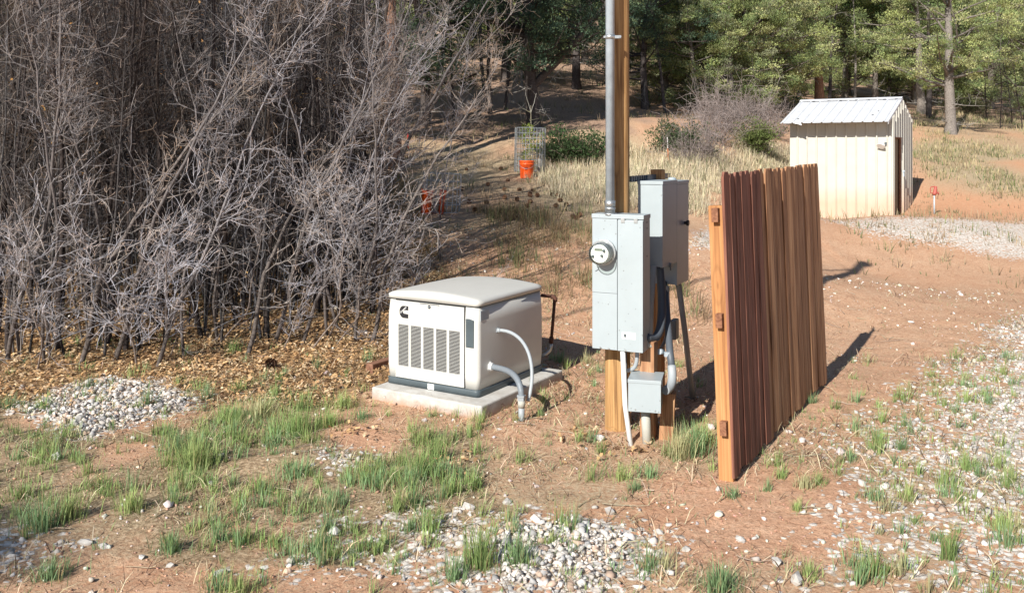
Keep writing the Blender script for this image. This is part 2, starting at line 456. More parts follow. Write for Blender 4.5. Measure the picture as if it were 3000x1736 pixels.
def text(name, body, size, mat, parent, loc, rot, extrude=.0006, bold=0):
    cu = bpy.data.curves.new(name, 'FONT'); cu.body = body; cu.size = size; cu.extrude = extrude; cu.offset = bold
    cu.align_x = 'CENTER'; cu.align_y = 'CENTER'
    tmp = bpy.data.objects.new(name, cu); COL.objects.link(tmp)
    dg = bpy.context.evaluated_depsgraph_get()
    me = bpy.data.meshes.new_from_object(tmp.evaluated_get(dg)); me.name = name
    bpy.data.objects.remove(tmp); me.materials.clear(); me.materials.append(mat)
    o = link(name, me, parent, loc); o.rotation_euler = rot
    return o

# ------------------------------------------------------------------ ground zones
Z_gravel_left = poly([(40, 1200), (200, 1130), (330, 1100), (480, 1110), (590, 1150), (560, 1190), (450, 1235), (330, 1270), (250, 1290), (150, 1240)])
Z_gravel_mid = poly([(1060, 1520), (1250, 1490), (1480, 1510), (1700, 1490), (1860, 1490), (1950, 1580), (1930, 1680), (1880, 1760), (1280, 1760), (1250, 1650), (1000, 1620)])
Z_gravel_core = poly([(1480, 1530), (1780, 1500), (1900, 1550), (1920, 1640), (1850, 1760), (1480, 1760), (1380, 1620)])
Z_gravel_sm = poly([(940, 1330), (1010, 1315), (1090, 1320), (1080, 1370), (990, 1385), (930, 1370)])
Z_gravel_c = poly([(820, 1600), (950, 1500), (1100, 1520), (1100, 1640), (950, 1680), (780, 1660)])
Z_gravel_bl = poly([(-150, 1570), (100, 1575), (170, 1610), (130, 1690), (-150, 1700)])
Z_gravel_right = poly([(2450, 1240), (2650, 1180), (2900, 1000), (3300, 900), (3600, 1300), (3400, 1760), (2350, 1760), (2560, 1600), (2520, 1400)])
Z_gravel_rdense = poly([(2830, 1130), (3020, 920), (3400, 850), (3500, 1300), (3200, 1560), (2800, 1480), (2700, 1330)])
Z_gravel_drive = poly([(2420, 640), (2700, 632), (3200, 634), (3500, 680), (3300, 790), (2900, 750), (2720, 715), (2560, 690), (2480, 670)])
Z_gravel_path = poly([(2030, 680), (2080, 670), (2120, 700), (2100, 740), (2040, 720)])
Z_litter = np.array([(-9, 6.4), (-3.6, 6.9), (-2.9, 7.0), (-1.4, 6.9), (-1.0, 7.6), (-.6, 8.7), (-1.0, 11), (-1.5, 14), (-2.5, 20), (-16, 20), (-16, 6)])
Z_green = poly([(-300, 1180), (0, 1170), (60, 1230), (300, 1290), (500, 1250), (650, 1140), (1000, 1140), (1130, 1200), (1330, 1260), (1430, 1350), (1420, 1480), (1250, 1560), (900, 1640), (560, 1650), (300, 1500), (-300, 1600)])
Z_bank = poly([(1600, 500), (1800, 470), (1950, 462), (2320, 440), (2330, 590), (2250, 560), (2120, 540), (2020, 620), (1850, 600), (1650, 580)])
Z_red = poly([(2600, 650), (2660, 590), (2700, 480), (3300, 480), (3500, 640), (2900, 638)])
Z_slope = poly([(2640, 600), (2690, 330), (3500, 330), (3500, 600)])
Z_bare1 = poly([(1960, 1420), (2150, 1380), (2420, 1400), (2540, 1500), (2380, 1600), (2100, 1620), (1960, 1560)])
Z_bare2 = poly([(980, 1250), (1150, 1290), (1180, 1330), (1000, 1330), (960, 1290)])

def zones(x, y):
    n = fbm(x * 1.7, y * 1.7, 21)
    g = np.zeros_like(x)
    for Zp, wt, am in ((Z_gravel_left, 1.0, .12), (Z_gravel_mid, .62, .25), (Z_gravel_core, 1.0, .2), (Z_gravel_sm, .6, .06), (Z_gravel_c, .55, .2), (Z_gravel_bl, .55, .15),
                       (Z_gravel_right, .5, .5), (Z_gravel_rdense, .85, .4), (Z_gravel_drive, .9, .8), (Z_gravel_path, .9, .2)):
        g = np.maximum(g, wt * soft(Zp, x, y, .25 if am < .3 else .7, 5, am, 2.2 if am < .5 else .9))
    lit = soft(Z_litter, x, y, .5, 6, .35)
    gr = soft(Z_green, x, y, .5, 8, .3) * np.clip((n - .33) * 4, 0, 1)
    bank = soft(Z_bank, x, y, 1.0, 9, .5, 1)
    far = np.clip((y - 21) / 4 + (n - .5) * 2, 0, 1)
    left = np.clip((7 - x) / 6, 0, 1)
    duff = np.maximum(far * left, np.clip((y - 34) / 8, 0, 1) * .8)
    sl = soft(Z_slope, x, y, 1.5, 12, 1.5, .5)
    red = np.clip(soft(Z_red, x, y, 1.5, 14, 1.5, .4) + .7 * sl + .25 * (fbm(x * .8, y * .8, 31) > .55), 0, 1)
    mid = np.clip((y - 10.5) / 3, 0, 1) * np.clip((4.5 - x) / 2, 0, 1)
    dry = np.maximum.reduce([bank, sl * (.05 + .9 * fbm(x * .9, y * .5, 41)), mid * (.15 + .6 * fbm(x * .8, y * .8, 43)), .25 + 0 * x,
                             .45 * np.clip(1 - np.abs(y - 5) / 3, 0, 1) * (fbm(x * 1.3, y * 1.3, 47) > .42), .55 * np.clip((y - 30) / 8, 0, 1)])
    bare = np.maximum(soft(Z_bare1, x, y, .4, 4, .2), soft(Z_bare2, x, y, .2, 4, .1))
    gr = gr * (1 - bare); dry = dry * (1 - bare)
    return g, lit, gr, red, duff, dry, bare

def axis(lo, a, b, hi, fine, grow=1.12):
    c = list(np.arange(a, b, fine)); s = fine; p = c[-1]
    while p < hi: s *= grow; p += s; c.append(p)
    s = fine; p = c[0]; f = []
    while p > lo: s *= grow; p -= s; f.append(p)
    return np.array(f[::-1] + c)
gx = axis(-160, -5.5, 5.5, 160, .05); gy = axis(-60, 3.6, 10, 320, .05, 1.06)
GX, GY = np.meshgrid(gx, gy); fx = GX.ravel(); fy = GY.ravel()
gz = H(fx, fy)
nx, ny = len(gx), len(gy)
idx = np.arange(nx * ny).reshape(ny, nx)
gf = np.stack([idx[:-1, :-1].ravel(), idx[:-1, 1:].ravel(), idx[1:, 1:].ravel(), idx[1:, :-1].ravel()], 1)
me = np_mesh('ground', np.stack([fx, fy, gz], 1), gf, M['ground'], smooth=True)
zg, zl, zgr, zred, zdu, zdry, zbare = zones(fx, fy)
for nm, ch in (('MaskA', (zg, zl, zgr)), ('MaskB', (zred, zdu, zdry))):
    at = me.color_attributes.new(nm, 'FLOAT_COLOR', 'POINT')
    c4 = np.ones((len(fx), 4), np.float32)
    for i in range(3): c4[:, i] = ch[i]
    at.data.foreach_set('color', c4.ravel())
link('ground', me, kind='structure', label='red dirt yard with gravel patches rising to a wooded hillside')

# ------------------------------------------------------------------ vectorised scatter builders
def stones_mesh(name, x, y, size, cols, sink=.25, zoff=None):
    t = (1 + 5 ** .5) / 2
    ico = np.array([(-1, t, 0), (1, t, 0), (-1, -t, 0), (1, -t, 0), (0, -1, t), (0, 1, t), (0, -1, -t), (0, 1, -t), (t, 0, -1), (t, 0, 1), (-t, 0, -1), (-t, 0, 1)]) / 1.9
    fc = np.array([(0, 11, 5), (0, 5, 1), (0, 1, 7), (0, 7, 10), (0, 10, 11), (1, 5, 9), (5, 11, 4), (11, 10, 2), (10, 7, 6), (7, 1, 8), (3, 9, 4), (3, 4, 2), (3, 2, 6), (3, 6, 8), (3, 8, 9), (4, 9, 5), (2, 4, 11), (6, 2, 10), (8, 6, 7), (9, 8, 1)])
    n = len(x)
    # random rotation matrices from quaternions
    q = rng.normal(size=(n, 4)); q /= np.linalg.norm(q, axis=1)[:, None]
    w, a, b_, c = q.T
    Rm = np.stack([1 - 2 * (b_ * b_ + c * c), 2 * (a * b_ - c * w), 2 * (a * c + b_ * w), 2 * (a * b_ + c * w), 1 - 2 * (a * a + c * c), 2 * (b_ * c - a * w), 2 * (a * c - b_ * w), 2 * (b_ * c + a * w), 1 - 2 * (a * a + b_ * b_)], 1).reshape(n, 3, 3)
    V = ico[None] * rng.uniform(.5, 1.35, (n, 12, 1)) * rng.uniform(.5, 1.2, (n, 1, 3))
    V = np.einsum('nij,nkj->nki', Rm, V)
    V[:, :, 2] *= .75
    V *= (size / 2)[:, None, None]
    z = H(x, y) if zoff is None else zoff
    V += np.stack([x, y, z + size * sink], 1)[:, None]
    Fc = (fc[None] + (np.arange(n) * 12)[:, None, None]).reshape(-1, 3)
    return np_mesh(name, V.reshape(-1, 3), Fc, M['stone'], np.repeat(cols, 12, 0))
def blades_mesh(name, x, y, h, wd, lean, cols, mat, droop=.5, zc=None, tipc=None):
    n = len(x)
    az = rng.uniform(0, 2 * np.pi, n)
    z = H(x, y) if zc is None else zc
    la = az if lean.ndim == 1 else lean[:, 1]
    l = lean if lean.ndim == 1 else lean[:, 0]
    dx, dy = np.cos(la), np.sin(la)
    fa = la + np.pi / 2 + rng.normal(0, .5, n)
    wx, wy = np.cos(fa) * wd / 2, np.sin(fa) * wd / 2
    base = np.stack([x, y, z - .01], 1)
    def pt(t, k):
        off = h * l * (t + droop * t * t) / (1 + droop)
        hz = h * t * np.sqrt(np.clip(1 - (l * t * .75) ** 2, .05, 1))
        p = base + np.stack([dx * off, dy * off, hz], 1)
        return p + np.stack([wx * k, wy * k, 0 * wx], 1)
    V = np.stack([pt(0, 1), pt(0, -1), pt(.5, .9), pt(.5, -.9), pt(1, 0)], 1)
    fcs = np.array([(0, 1, 3), (0, 3, 2), (2, 3, 4)])
    Fc = (fcs[None] + (np.arange(n) * 5)[:, None, None]).reshape(-1, 3)
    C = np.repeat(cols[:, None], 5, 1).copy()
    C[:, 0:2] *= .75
    if tipc is not None: C[:, 4] = C[:, 4] * .4 + tipc * .6
    return np_mesh(name, V.reshape(-1, 3), Fc, mat, C.reshape(-1, 3))
def jitter(c, n, a=.2, hue=.08):
    c = np.asarray(c, float)
    return np.clip(c[None] * rng.uniform(1 - a, 1 + a, (n, 1)) * rng.uniform(1 - hue, 1 + hue, (n, 3)), 0, 1)
def in_view(x, y, m=150):
    px = 1500 + x / y * F
    return (px > -m) & (px < 3000 + m)

# gravel -------------------------------------------------------------
def sample(n, x0, x1, y0, y1):
    # even density on the ground, but fewer far away
    x = rng.uniform(x0, x1, n); y = rng.uniform(y0, y1, n); return x, y
X, Y = sample(330000, -5, 8, 3.8, 10.5)
keep = in_view(X, Y); X, Y = X[keep], Y[keep]
zg, zl, zgr, zred, zdu, zdry, zb = zones(X, Y)
pk = rng.uniform(0, 1, len(X))
dens = np.where(zg > .9, .48, np.clip(zg, 0, 1) ** 1.6 * .20) * np.clip(1.5 - (Y - 4) / 8, .5, 1)
keep = pk < dens
X, Y, g = X[keep], Y[keep], zg[keep]
print('gravel', len(X))
sz = np.clip(rng.lognormal(-3.62, .42, len(X)), .009, .07)
tone = rng.uniform(0, 1, len(X))
base = np.where(tone[:, None] < .55, np.array([[.66, .61, .56]]), np.where(tone[:, None] < .82, np.array([[.42, .41, .40]]), np.array([[.54, .40, .31]])))
cols = base * rng.uniform(.65, 1.2, (len(X), 1))
zz = H(X, Y) + rng.uniform(0, .018, len(X)) * (g > .85)
link('gravel', stones_mesh('gravel', X, Y, sz, cols, .08, zz), label='pale crushed limestone gravel spread in patches over the dirt', cat='gravel', kind='stuff')
X, Y = sample(9000, -5, 7, 3.8, 13); keep = in_view(X, Y); X, Y = X[keep], Y[keep]
n_ = fbm(X * 1.5, Y * 1.5, 77); keep = rng.uniform(0, 1, len(X)) < np.clip((n_ - .35) * 2.2, 0.03, 1); X, Y = X[keep], Y[keep]
sz = np.clip(rng.lognormal(-3.95, .55, len(X)), .008, .075)
cols = jitter((.58, .53, .47), len(X), .3)
link('scattered_pebbles', stones_mesh('scattered_pebbles', X, Y, sz, cols, .15), label='loose pale pebbles strewn across the red dirt', cat='pebbles', kind='stuff')

X, Y = sample(70000, -5, 7, 3.8, 12); keep = in_view(X, Y) & (rng.uniform(0, 1, len(X)) < np.clip(1.4 - (Y - 4) / 7, .15, 1) * np.clip((fbm(X * 2.3, Y * 2.3, 88) - .28) * 2.5, .1, 1)); X, Y = X[keep], Y[keep]
sz = np.clip(rng.lognormal(-4.75, .5, len(X)), .004, .03)
link('soil_crumbs', stones_mesh('soil_crumbs', X, Y, sz, jitter((.42, .26, .18), len(X), .35), .1), label='small red crumbs and clods of soil covering the bare dirt', cat='soil', kind='stuff'); print('crumbs', len(X))
# green grass ---------------------------------------------------------
tx, ty, tr, th, tn = [], [], [], [], []
X, Y = sample(15000, -4.5, 5.2, 3.9, 8.6)
keep = in_view(X, Y); X, Y = X[keep], Y[keep]
zg, zl, zgr, _, _, _, zb = zones(X, Y)
n_ = fbm(X * 2.6, Y * 2.6, 61)
rightp = (X > 1.7) & (zg > .1) & (Y < 8)
pr = zgr * np.clip((n_ - .34) * 3, 0, 1) * .8 + np.where(rightp, .12, 0.03) + (zg > .3) * .03
keep = (rng.uniform(0, 1, len(X)) < pr * (1 - zb)); X, Y = X[keep], Y[keep]
tx += list(X); ty += list(Y); k = len(X); print('tufts', k)
sc_ = np.clip(rng.lognormal(0, .35, k), .4, 2)
tr += list(.045 * sc_); th += list(.07 * sc_); tn += list((16 * sc_ ** 2).astype(int))
explicit = [(570, 1370, .16, .19, 420), (520, 1330, .13, .15, 260), (660, 1240, .18, .14, 300), (760, 1220, .2, .15, 380), (870, 1270, .2, .17, 420), (960, 1250, .15, .14, 260), (1000, 1195, .16, .13, 240),
            (1060, 1230, .1, .1, 120), (880, 1200, .15, .13, 200), (700, 1150, .1, .12, 120), (430, 1190, .06, .17, 70), (1230, 1400, .16, .17, 360), (1280, 1350, .13, .14, 260), (1200, 1430, .12, .12, 180), (1300, 1400, .1, .12, 160), (1380, 1440, .08, .13, 110),
            (1090, 1430, .14, .1, 220), (860, 1400, .15, .12, 260), (760, 1440, .12, .1, 150), (1405, 1660, .10, .20, 260), (1520, 1650, .08, .15, 150), (1610, 1600, .07, .09, 100), (1330, 1700, .08, .12, 120),
            (150, 1700, .09, .1, 170), (700, 1745, .12, .10, 220), (640, 1735, .09, .1, 140), (2110, 1735, .13, .12, 320), (500, 1620, .09, .10, 160), (380, 1500, .12, .13, 200), (120, 1560, .10, .16, 220), (200, 1530, .10, .15, 200),
            (60, 1460, .12, .1, 160), (290, 1440, .12, .1, 160), (720, 1590, .12, .08, 180), (800, 1600, .1, .08, 140),
            (2030, 1330, .12, .2, 330), (1990, 1345, .1, .2, 230), (2060, 1300, .09, .17, 150), (1960, 1340, .05, .1, 60), (1760, 1330, .05, .13, 50), (1730, 1300, .05, .12, 45), (1820, 1410, .08, .1, 110), (1900, 1400, .08, .1, 120), (1860, 1440, .06, .08, 70),
            (2380, 1180, .05, .1, 80), (2290, 1400, .05, .09, 80), (2360, 1430, .09, .09, 160), (2400, 1420, .06, .08, 90), (2250, 1435, .04, .08, 60), (2335, 1500, .05, .08, 70), (2145, 1460, .05, .08, 80), (2830, 1380, .08, .12, 160), (2870, 1400, .06, .09, 80), (2760, 1420, .05, .12, 90),
            (2660, 1470, .07, .12, 120), (2560, 1470, .07, .10, 110), (2490, 1350, .06, .09, 80), (2640, 1320, .06, .1, 100), (2580, 1300, .05, .09, 80), (2780, 1640, .05, .17, 110), (2680, 1540, .07, .05, 100), (2740, 1590, .07, .05, 100), (2950, 1600, .1, .1, 160), (2920, 1550, .08, .1, 120),
            (2560, 1690, .1, .11, 180), (2370, 1690, .07, .08, 110), (2520, 1720, .07, .1, 110), (1220, 1290, .04, .15, 40), (1205, 1265, .03, .13, 30), (1400, 1260, .05, .14, 60), (1410, 1240, .04, .13, 40), (1590, 1180, .05, .12, 50), (1560, 1150, .04, .12, 40), (1660, 1080, .06, .12, 70), (1640, 1060, .06, .13, 80),
            (1740, 1130, .04, .08, 40), (1600, 1280, .04, .06, 40), (1200, 1560, .08, .08, 120), (960, 1560, .08, .1, 120), (1100, 1620, .07, .08, 100), (980, 1630, .06, .08, 90), (1260, 1560, .07, .12, 110), (1160, 1500, .07, .14, 120), (930, 1080, .05, .13, 60), (1080, 1060, .06, .14, 70)]
for (px, py, r_, h_, n_) in explicit:
    a, b_ = G(px, py); tx.append(a); ty.append(b_); tr.append(r_); th.append(h_); tn.append(n_)
tx, ty, tr, th, tn = map(np.array, (tx, ty, tr, th, tn))
ti = np.repeat(np.arange(len(tx)), tn)
n = len(ti); print('blades', n)
rr = np.abs(rng.normal(0, .55, n)) * tr[ti]; aa = rng.uniform(0, 2 * np.pi, n)
bx = tx[ti] + rr * np.cos(aa); by = ty[ti] + rr * np.sin(aa) * .8
hh_ = th[ti] * rng.uniform(.35, 1.3, n)
tcol = np.array([(.27, .38, .135), (.23, .355, .17), (.34, .43, .16), (.43, .42, .23)])[rng.choice(4, len(tx), p=[.4, .3, .2, .1])] * rng.uniform(.8, 1.2, (len(tx), 1))
bc = tcol[ti] * rng.uniform(.75, 1.3, (n, 1)); dryb = rng.uniform(0, 1, n) < .13; bc[dryb] = jitter((.36, .29, .15), dryb.sum())
lean = np.stack([np.clip(np.abs(rng.normal(.24, .2, n)), 0, .95), np.where(rng.uniform(0, 1, n) < .6, aa, rng.normal(.4, .8, n))], 1)
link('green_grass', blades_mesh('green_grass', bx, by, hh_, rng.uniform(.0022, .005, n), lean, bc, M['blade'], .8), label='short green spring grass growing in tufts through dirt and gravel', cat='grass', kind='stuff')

# low ground herbs and thin dry bits over the whole yard --------------
X, Y = sample(250000, -6, 9, 3.8, 13); keep = in_view(X, Y); X, Y = X[keep], Y[keep]
zg, zl, zgr, _, _, zdry, zb = zones(X, Y)
n_ = fbm(X * 2, Y * 2, 91); pr = np.clip((n_ - .30) * 2, 0.05, 1) * (1 - .85 * zb) * np.where((X > 1.8) & (Y > 6.5) & (zg < .2), .12, 1)
keep = rng.uniform(0, 1, len(X)) < pr; X, Y = X[keep], Y[keep]; n = len(X)
cc = jitter((.60, .50, .34), n, .45); gm = rng.uniform(0, 1, n); cc[gm < .33] = jitter((.22, .29, .13), (gm < .33).sum(), .3); cc[gm > .80] = jitter((.13, .08, .055), (gm > .80).sum(), .3)
hh_ = rng.uniform(.03, .15, n) * rng.uniform(.4, 1.2, n); hh_[gm < .33] *= .5
lean = np.stack([rng.uniform(1.0, 1.3, n), rng.uniform(0, 6.28, n)], 1); lean[gm < .33, 0] *= .5
link('dry_grass_litter', blades_mesh('dry_grass_litter', X, Y, hh_, rng.uniform(.0025, .006, n), lean, cc, M['straw'], .1), label='thin dry straw and low weeds lying over the dirt', cat='dry grass', kind='stuff')

# tall straw coloured grass on the bank, dull dry grass in the shade behind the generator, tufts up the slope
def drypatch(name, label, n, pf, x0, x1, y0, y1, h0, h1, w, col, tuft=14, green=.12, tr_=.12):
    X, Y = sample(n, x0, x1, y0, y1); keep = in_view(X, Y) & (rng.uniform(0, 1, n) < pf(X, Y)); X, Y = X[keep], Y[keep]
    k = len(X); ti = np.repeat(np.arange(k), tuft); m_ = len(ti)
    aa = rng.uniform(0, 6.28, m_); rr = np.abs(rng.normal(0, tr_, m_))
    tc = jitter(col, k, .25, .06); gsel = rng.uniform(0, 1, k) < green; tc[gsel] = jitter((.17, .2, .09), gsel.sum())
    hh = rng.uniform(h0, h1, k)[ti] * rng.uniform(.4, 1.1, m_)
    lean = np.stack([np.abs(rng.normal(.3, .22, m_)).clip(0, .95), aa], 1)
    me = blades_mesh(name, X[ti] + rr * np.cos(aa), Y[ti] + rr * np.sin(aa), hh, np.full(m_, w) * rng.uniform(.6, 1.3, m_), lean, tc[ti] * rng.uniform(.7, 1.25, (m_, 1)), M['straw'], .6)
    print(name, m_); link(name, me, label=label, cat='dry grass', kind='stuff')
drypatch('tall_dry_grass', 'tall straw coloured grass covering the bank left of the shed', 13000, lambda x, y: soft(Z_bank, x, y, 1.0, 9, .6, 1), 0, 8, 14, 25, .10, .34, .009, (.62, .54, .38), 12, .08, .13)
drypatch('shaded_dry_grass', 'dull dry grass in the shade behind the generator', 2200, lambda x, y: np.clip((fbm(x * 1.1, y * 1.1, 52) - .42) * 4, 0, 1) * (1 - soft(Z_litter, x, y)), -2.5, 2.2, 9.6, 14.2, .12, .38, .006, (.26, .19, .11), 12, .25, .11)
drypatch('slope_grass', 'tufts of dry and greenish grass on the red slope beside the shed', 9000, lambda x, y: soft(Z_slope, x, y, 1.5, 12, 1.5, .5) * np.clip((fbm(x * .9, y * .5, 41) - .40) * 5, 0, 1), 6, 26, 21, 42, .10, .30, .018, (.42, .35, .21), 8, .3, .2)
drypatch('hillside_grass', 'sparse dry grass scattered over the forest floor', 7000, lambda x, y: np.clip((fbm(x * .6, y * .6, 57) - .42) * 4, .03, .8), -14, 14, 13, 40, .08, .28, .014, (.34, .27, .17), 7, .2, .16)

# oak leaf litter -----------------------------------------------------
X, Y = sample(80000, -6.5, .4, 6.3, 14); keep = in_view(X, Y, 100); X, Y = X[keep], Y[keep]
zg, zl, *_ = zones(X, Y); keep = rng.uniform(0, 1, len(X)) < np.clip(zl, 0, 1) * np.clip(1.9 - (Y - 6) / 4, .35, 1) * (1 - .85 * (zg > .6)) + .015
X, Y = X[keep], Y[keep]
ex = np.array([G(px, py) for px, py in [(1700, 1300), (1720, 1270), (1850, 1330), (1870, 1320), (1750, 1350), (1290, 1400), (1330, 1350), (1000, 1270), (1080, 1280)] for _ in range(1)])
ei = rng.integers(0, len(ex), 260); X = np.append(X, ex[ei, 0] + rng.normal(0, .1, 260)); Y = np.append(Y, ex[ei, 1] + rng.normal(0, .07, 260))
n = len(X); print('leaves', n)
L = rng.uniform(.015, .052, n); Wd = L * rng.uniform(.35, .6, n); az = rng.uniform(0, 6.28, n); tilt = rng.normal(0, .5, n); roll = rng.normal(0, .5, n)
loc = np.array([(-.5, 0, 0), (-.2, .5, .1), (.1, .32, .05), (.3, .5, .12), (.5, 0, .05), (.3, -.5, .14), (.05, -.32, .04), (-.2, -.5, .1)])
V = loc[None] * np.stack([L, Wd, L], 1)[:, None]
V = V + 0
V[:, :, 2] += V[:, :, 0] * np.sin(tilt)[:, None] * .8 + V[:, :, 1] * np.sin(roll)[:, None] * .8
cx_, sx_ = np.cos(az)[:, None], np.sin(az)[:, None]
V = np.stack([V[:, :, 0] * cx_ - V[:, :, 1] * sx_, V[:, :, 0] * sx_ + V[:, :, 1] * cx_, V[:, :, 2]], 2)
V += np.stack([X, Y, H(X, Y) + rng.uniform(.006, .035, n)], 1)[:, None]
fcs = np.array([(0, 1, 7), (1, 2, 6), (1, 6, 7), (2, 3, 5), (2, 5, 6), (3, 4, 5)])
Fc = (fcs[None] + (np.arange(n) * 8)[:, None, None]).reshape(-1, 3)
lc = np.array([(.60, .38, .19), (.44, .27, .14), (.68, .51, .32), (.18, .11, .065)])[rng.choice(4, n, p=[.35, .25, .25, .15])] * rng.uniform(.75, 1.2, (n, 1))
link('oak_leaf_litter', np_mesh('oak_leaf_litter', V.reshape(-1, 3), Fc, M['dryleaf'], np.repeat(lc, 8, 0)), label='fallen tan oak leaves carpeting the ground under the thicket', cat='leaves', kind='stuff')

# dead sticks on the ground
class Tubes:
    def __init__(s): s.V = []; s.F = []; s.C = []; s.n = 0
    def path(s, P, rad, col, k=3):
        P = np.asarray(P, float); m_ = len(P); rad = np.broadcast_to(rad, m_)
        T = np.gradient(P, axis=0); T /= np.linalg.norm(T, axis=1)[:, None] + 1e-9
        ref = np.array([.31, .17, 1.0]) if abs(T[0, 2]) < .8 else np.array([1.0, .2, .1])
        A = np.cross(T, ref); A /= np.linalg.norm(A, axis=1)[:, None] + 1e-9; B = np.cross(T, A)
        an = np.arange(k) * 2 * np.pi / k
        ring = P[:, None] + rad[:, None, None] * (A[:, None] * np.cos(an)[None, :, None] + B[:, None] * np.sin(an)[None, :, None])
        i = np.arange(m_ - 1)[:, None] * k; j = np.arange(k)[None]; j2 = (j + 1) % k
        q = np.stack([i + j, i + j2, i + k + j2, i + k + j], 2).reshape(-1, 4)
        s.V.append(ring.reshape(-1, 3)); s.F.append(q + s.n); s.C.append(np.broadcast_to(np.asarray(col, float), (m_ * k, 3)) if np.ndim(col) == 1 else np.repeat(col, k, 0)); s.n += m_ * k
    def mesh(s, name, mat, smooth=False): return np_mesh(name, np.concatenate(s.V), np.concatenate(s.F), mat, np.concatenate(s.C), smooth)
tb = Tubes()
for i in range(420):
    x = rng.uniform(-4.5, 4.5); y = rng.uniform(4, 12)
    if not in_view(x, y): continue
    L = rng.uniform(.08, .4); a = rng.uniform(0, 6.28); kk = 5
    P = np.zeros((kk, 3)); a_ = a + np.cumsum(rng.normal(0, .25, kk))
    P[:, 0] = x + np.cumsum(np.cos(a_)) * L / kk; P[:, 1] = y + np.cumsum(np.sin(a_)) * L / kk; P[:, 2] = H(P[:, 0], P[:, 1]) + .006 + rng.uniform(0, .012, kk)
    tb.path(P, np.linspace(.0035, .0012, kk), jitter((.40, .33, .24), 1, .4)[0], 4)
link('fallen_twigs', tb.mesh('fallen_twigs', M['twig']), label='thin broken twigs and stalks scattered on the dirt', cat='twigs', kind='stuff')

# ------------------------------------------------------------------ thicket of leafless oak saplings
def walk(p, d, L, n, wob, up=0.0, rs=None):
    P = [np.array(p, float)]; d = np.array(d, float); d /= np.linalg.norm(d)
    for i in range(n):
        d = d + rs.normal(0, wob, 3); d[2] += up; d /= np.linalg.norm(d); P.append(P[-1] + d * L / n)
    return np.array(P), d
def sapling(seed, hgt, r0, lean, twigc, lowbr=.12, nb=30, spread=1.0, barkc=(.17, .135, .11), wob=.075, horiz=.5, bias=0.0, tr=1.0):
    rs = np.random.default_rng(seed)
    trunk, twg = Tubes(), Tubes()
    P, _ = walk((0, 0, -.08), (lean[0], lean[1], 1), hgt, 14, wob, .03, rs)
    rad = np.linspace(r0, r0 * .14, len(P))
    tc = np.array(barkc); tg = np.array(twigc)
    cols = np.array([tc * (1 - t) + tg * t for t in np.linspace(0, .42, len(P))])
    trunk.path(P, rad, cols, 6)
    ts = np.sort(rs.uniform(lowbr, 1, nb) ** .85)
    for t in ts:
        f = t * (len(P) - 1); i = min(int(f), len(P) - 2); p = P[i] * (1 - f + i) + P[i + 1] * (f - i)
        az = rs.uniform(0, 6.28); el = rs.uniform(-.05, .25 + 1.1 * (1 - horiz))
        d = np.array((math.cos(az) * math.cos(el) + lean[0] * 1.1 + bias, math.sin(az) * math.cos(el) + lean[1] * 1.1, math.sin(el)))
        L = (.25 + .55 * (1 - t)) * rs.uniform(.4, 1.3) * spread
        r = max(.0022, rad[i] * .28 * rs.uniform(.6, 1))
        B, _ = walk(p, d, L, 7, .20, .08, rs)
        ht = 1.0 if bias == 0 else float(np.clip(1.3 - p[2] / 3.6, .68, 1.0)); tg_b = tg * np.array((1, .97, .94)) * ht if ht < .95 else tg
        bc = tg_b * rs.uniform(.55, 1.05)
        trunk.path(B, np.linspace(r, .0018, len(B)), bc, 4)
        for q in range(rs.integers(4, 9)):
            u = rs.uniform(.15, 1); g = u * 6.99; j = min(int(g), 6); pb = B[j] + (B[j + 1] - B[j]) * (g - j)
            bd = B[j + 1] - B[j]; bd /= np.linalg.norm(bd)
            td = bd + rs.normal(0, .55, 3); td[2] += .15
            Tw, _ = walk(pb, td, rs.uniform(.08, .36) * (.6 + .4 * spread), 4, .22, .05, rs)
            twg.path(Tw, tr * np.array([.0021, .0018, .0015, .0012, .0009]), tg_b * rs.uniform(.6, 1.35), 3)
            for z in range(rs.integers(0, 4)):
                j2 = rs.integers(1, 5); sd = (Tw[j2] - Tw[j2 - 1]); sd = sd / (np.linalg.norm(sd) + 1e-9) + rs.normal(0, .65, 3)
                T2, _ = walk(Tw[j2], sd, rs.uniform(.03, .12), 2, .2, .03, rs)
                twg.path(T2, tr * np.array([.0014, .0011, .0017]), tg_b * rs.uniform(.6, 1.35) * np.array((1.12, .95, .80)), 3)
    return trunk.mesh('stem', M['bark']), twg.mesh('twigs', M['twig'])
protos = []
TW = [(.52, .51, .555), (.38, .36, .37), (.48, .43, .40), (.34, .33, .35), (.56, .555, .61)]
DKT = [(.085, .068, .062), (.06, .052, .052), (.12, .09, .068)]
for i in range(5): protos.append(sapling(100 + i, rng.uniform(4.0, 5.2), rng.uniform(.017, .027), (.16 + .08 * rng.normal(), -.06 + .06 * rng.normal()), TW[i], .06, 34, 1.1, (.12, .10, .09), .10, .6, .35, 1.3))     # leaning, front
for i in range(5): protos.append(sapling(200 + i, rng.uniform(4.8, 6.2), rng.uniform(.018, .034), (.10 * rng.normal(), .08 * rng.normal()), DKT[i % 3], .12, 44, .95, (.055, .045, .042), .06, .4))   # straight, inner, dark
for i in range(2): protos.append(sapling(300 + i, rng.uniform(1.6, 2.2), .011, (.45, -.15), TW[i], .10, 20, .6, (.25, .2, .17), .12, .7))    # low suckers
def place_sapling(x, y, k, rz, sc, label, group=None, tilt=(0, 0)):
    t = empty('oak_sapling', (x, y, h1(x, y)), rz, label, 'sapling', group)
    t.scale = (sc,) * 3; t.rotation_euler = (tilt[0], tilt[1], rz)
    link('stem', protos[k][0], t, kind='stuff'); link('twigs', protos[k][1], t, kind='stuff')
